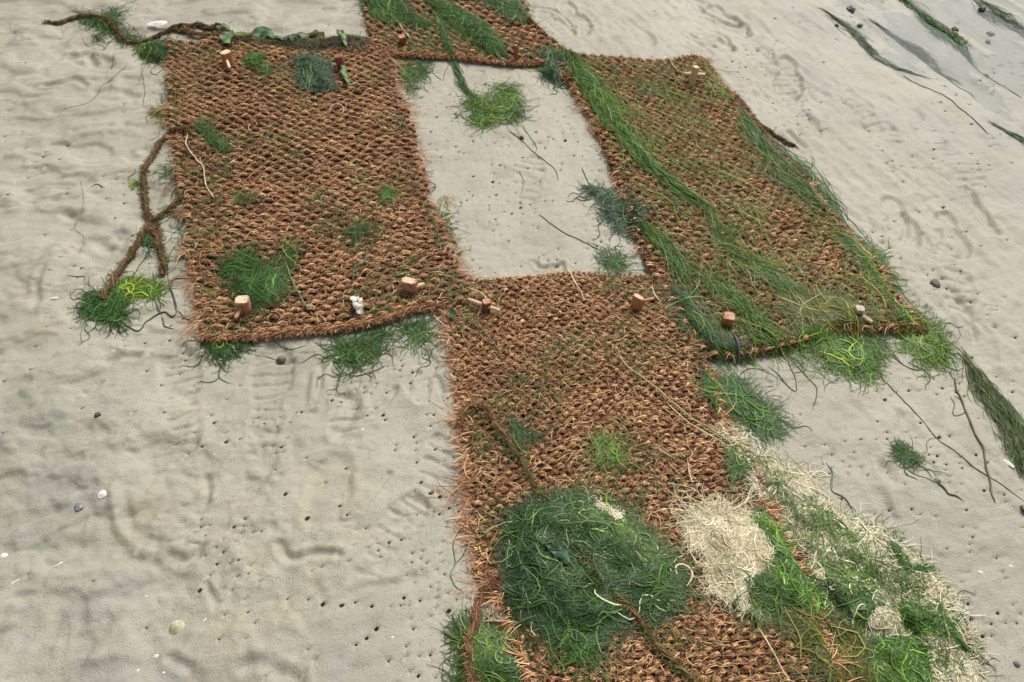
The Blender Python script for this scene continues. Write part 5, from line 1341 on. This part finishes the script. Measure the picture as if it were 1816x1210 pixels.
peg('leaning pale stake with a crossbar forming a cross on the overgrown mat', (1235, 117), (0.022, 0.022), 0.055, 0.2, (0.1, 0.25), WOOD_PALE, WOOD_TOP, ((1213,131),(1251,132),0.014,0.020), WOOD_PALE)
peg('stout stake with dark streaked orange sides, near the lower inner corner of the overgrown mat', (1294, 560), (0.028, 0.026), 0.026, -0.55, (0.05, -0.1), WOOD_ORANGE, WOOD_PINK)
peg('small weathered square stake with a short bar on the overgrown mat', (1526, 546), (0.020, 0.022), 0.020, -0.2, (0.02, 0.0), WOOD_GREY, WOOD_GREY, ((1529,561),(1547,571),0.011,0.004), WOOD_GREY)
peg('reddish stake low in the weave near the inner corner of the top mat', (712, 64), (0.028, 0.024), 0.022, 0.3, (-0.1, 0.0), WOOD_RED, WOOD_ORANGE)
peg('slim red stake near the outer corner of the top mat', (915, 80), (0.014, 0.016), 0.045, 0.2, (0.0, 0.1), WOOD_RED, WOOD_RED)

# ------------------------------------------------------------------ shells, stones, scraps
def blob(name, label, cat, px, size, mat, seed, group=None, rough=0.18, sink=0.3, rot=None):
    x, y = map(float, ground_point(*px))
    r = random.Random(seed)
    bm = bmesh.new()
    bmesh.ops.create_icosphere(bm, subdivisions=3, radius=1.0)
    o1, o2 = r.uniform(0, 50), r.uniform(0, 50)
    for v in bm.verts:
        c = v.co
        k = 1 + rough * float(noise(np.array(c.x * 1.6 + o1 + c.z), np.array(c.y * 1.6 + o2))) * 1.6 + rough * 0.5 * float(noise(np.array(c.x * 4 + o2), np.array(c.y * 4 + c.z * 3 + o1)))
        v.co = Vector((c.x * size[0] / 2 * k, c.y * size[1] / 2 * k, c.z * size[2] / 2 * k))
    for f in bm.faces: f.smooth = True
    me = bpy.data.meshes.new(name); bm.to_mesh(me); bm.free()
    o = link(name, me, mat, label=label, category=cat, **({'group': group} if group else {}))
    z = float(top_z(np.array([x]), np.array([y]))[0])
    o.location = (x, y, z + size[2] * (0.5 - sink)); o.rotation_euler = (0, 0, rot if rot is not None else r.uniform(0, 6))
    return o
def shell(label, px, length, width, rot, mat=SHELL_WHITE, h=0.25, tilt=0.0, lift=0.0):
    """one valve: a ribbed, domed oval shell with real wall thickness"""
    x, y = map(float, ground_point(*px))
    R, K = 7, 22
    V = []
    for side in (0, 1):
        for i in range(R):
            t = i / (R - 1)
            for k in range(K):
                a = k / K * 2 * math.pi
                rr = t * (1 + 0.05 * math.sin(a * 3 + px[0]))
                rib = 0.02 * math.cos(t * 26)
                zz = (1 - t ** 2) * h * width + rib * 0.05 * width - side * 0.0009
                V.append((length / 2 * rr * math.cos(a) + 0.12 * length * (1 - t), width / 2 * rr * math.sin(a), zz))
    V = np.array(V)
    id_ = np.arange(R * K).reshape(R, K); k2 = np.roll(id_, -1, 1)
    Fa = np.stack([id_[:-1], k2[:-1], k2[1:], id_[1:]], -1).reshape(-1, 4)
    Fb = Fa[:, ::-1] + R * K
    rim = np.stack([id_[-1], k2[-1], k2[-1] + R * K, id_[-1] + R * K], -1)
    o = link('shell', mesh_from('shell', V, np.vstack([Fa[:, ::-1], Fb[:, ::-1], rim])), mat, label=label, category='shell', group='shells on the mud')
    z = float(top_z(np.array([x]), np.array([y]))[0])
    o.location = (x, y, z + 0.0005 + lift); o.rotation_euler = (tilt, 0, rot)
    return o
shell('round pale green limpet shell in a dimple at the lower left', (309, 1110), 0.034, 0.033, 0.4, SHELL_GREEN, 0.3)
shell('bright white broken shell on smooth mud at the left', (185, 880), 0.020, 0.017, 0.6, SHELL_WHITE, 0.3, 0.15, 0.001)
shell('narrow white shell on mud left of the green net of weed', (96, 529), 0.022, 0.008, 0.15, SHELL_WHITE, 0.35)
shell('large flat white shell propped on the frayed cord near the top', (282, 47), 0.075, 0.030, 0.15, SHELL_WHITE, 0.22, 0.1, 0.020)
shell('white ring like shell cut by the left margin', (4, 985), 0.016, 0.016, 1.2, SHELL_WHITE, 0.3)
shell('white splinter of shell right of the faint green film', (100, 998), 0.020, 0.0035, 0.6, SHELL_WHITE, 0.4)
shell('white splinter of shell below the faint green film', (26, 1032), 0.020, 0.0035, 0.6, SHELL_WHITE, 0.4)
shell('small white chip nearest below the limpet shell', (275, 1162), 0.009, 0.006, 0.3, SHELL_WHITE, 0.3)
shell('tiny white chip left of the pair at the bottom', (243, 1188), 0.006, 0.0045, 0.8, SHELL_WHITE, 0.3)
shell('tiny white chip under the small chip below the limpet', (288, 1191), 0.006, 0.004, 0.2, SHELL_WHITE, 0.3)
shell('tiny splinter right of the limpet shell', (362, 1098), 0.008, 0.0025, 1.0, SHELL_WHITE, 0.3)
shell('tiny splinter above the limpet shell', (256, 1054), 0.006, 0.003, 0.4, SHELL_WHITE, 0.3)
shell('white chip on open mud beside the cream bank', (1739, 1015), 0.010, 0.006, -0.4, SHELL_WHITE, 0.3)
shell('white chip farther out from the cream bank at the right', (1793, 1004), 0.008, 0.005, -0.3, SHELL_WHITE, 0.3)
shell('long pale shell sliver below the green strip at the right margin', (1789, 822), 0.026, 0.009, -0.9, SHELL_WHITE, 0.3)
shell('tiny white chip between the boot prints', (643, 762), 0.007, 0.005, 0.2, SHELL_WHITE, 0.3)
shell('tiny white chip below the boot prints', (697, 1132), 0.005, 0.004, 0.2, SHELL_WHITE, 0.3)
shell('tiny white chip on mud near the top edge of the overgrown mat', (1180, 103), 0.008, 0.006, 0.2, SHELL_WHITE, 0.3)
ST = 'small stones and clods on the mud'
blob('stone', 'dark pebble below the loose green clump between the mats', 'stone', (925, 247), (0.016, 0.014, 0.012), STONE_DARK, 3, ST)
blob('stone', 'small dark pebble right of the pebble below the loose green clump', 'stone', (1003, 248), (0.010, 0.009, 0.008), STONE_DARK, 4, ST)
blob('mud_clod', 'brown clod among footprints right of the overgrown mat', 'clod', (1657, 507), (0.028, 0.026, 0.014), CLOD, 5, ST)
blob('stone', 'brown pebble with weed threads below the left mat', 'stone', (497, 634), (0.023, 0.019, 0.016), CLOD, 6, ST)
blob('stone', 'dark half buried pebble on the left mud', 'stone', (177, 741), (0.015, 0.012, 0.012), STONE_DARK, 7, ST)
blob('stone', 'blue grey pebble above the limpet shell hollow', 'stone', (141, 900), (0.018, 0.022, 0.006), BLUE_CLAY, 8, ST)
blob('stone', 'dark violet pebble beside the cream bank at the right', 'stone', (1803, 1178), (0.012, 0.012, 0.010), BLUE_CLAY, 9, ST)
blob('stone', 'dark pebble cut by the right margin, level with the cream bank top', 'stone', (1815, 905), (0.012, 0.02, 0.010), STONE_DARK, 10, ST)
blob('stone', 'small grey pebble at the foot of the left edge of the longest mat', 'stone', (815, 1110), (0.011, 0.010, 0.009), CLOD, 11, ST)
blob('stone', 'small grey pebble right of the boot prints', 'stone', (766, 873), (0.011, 0.009, 0.007), CLOD, 12, ST)
LG = 'dark lumps in the wet drainage'
for i, (lab, p, s) in enumerate([('largest dark lump in the wet drainage, at the top', (1512, 10), 0.050), ('dark lump just below the largest lump in the drainage', (1528, 38), 0.030), ('low dark lump at the head of the bluish streak', (1484, 45), 0.022),
        ('dark lump right of the brightest streak', (1697, 45), 0.034), ('dark lump near the upper right corner by the water', (1746, 8), 0.045), ('lumpy dark stone right of the drainage middle', (1763, 48), 0.036),
        ('flat dark lump below the lumpy stone', (1758, 62), 0.030), ('knotty lump on the dark crooked strand', (1755, 122), 0.026)]):
    blob('dark_lump', lab, 'lump', p, (s * 0.75, s * 0.6, s * 0.4), DARK_WEED if i != 2 else CLOD, 20 + i, LG, 0.35)
# fluffy white scrap, dark feather
def scrap():
    cp = [leaf([(626,541),(632,546),(638,548),(646,552)], 0.010, (0.62, 0.58, 0.50), 41, 0.014), leaf([(634,546),(638,556),(642,564),(641,571)], 0.011, (0.66, 0.62, 0.54), 43, 0.014),
          leaf([(645,560),(638,562),(632,557)], 0.008, (0.6, 0.56, 0.47), 45, 0.016)]
    link('white_scrap', mesh_from('white_scrap', *merge(cp)), STRAW, label='white crumpled scrap caught near the lower edge of the left mat', category='scrap')
scrap()
strand('dark_feather', 'dark limp feather hanging over the lower edge of the overgrown mat', [(1296,602),(1303,612),(1307,625),(1311,642)], 0.013, (0.06, 0.06, 0.065), ALGAE, 'feather', None, 0.001)

# every one-mesh thing gets its origin at its own base
for o in list(SC.objects):
    if o.type == 'MESH' and o.parent is None and o.get('kind') != 'structure' and o.location.length < 1e-6:
        n = len(o.data.vertices)
        co = np.empty(n * 3, np.float32); o.data.vertices.foreach_get('co', co); co = co.reshape(-1, 3)
        c = np.array([np.median(co[:, 0]), np.median(co[:, 1]), co[:, 2].min()])
        o.data.vertices.foreach_set('co', np.ascontiguousarray(co - c, np.float32).ravel()); o.data.update()
        o.location = c.tolist()
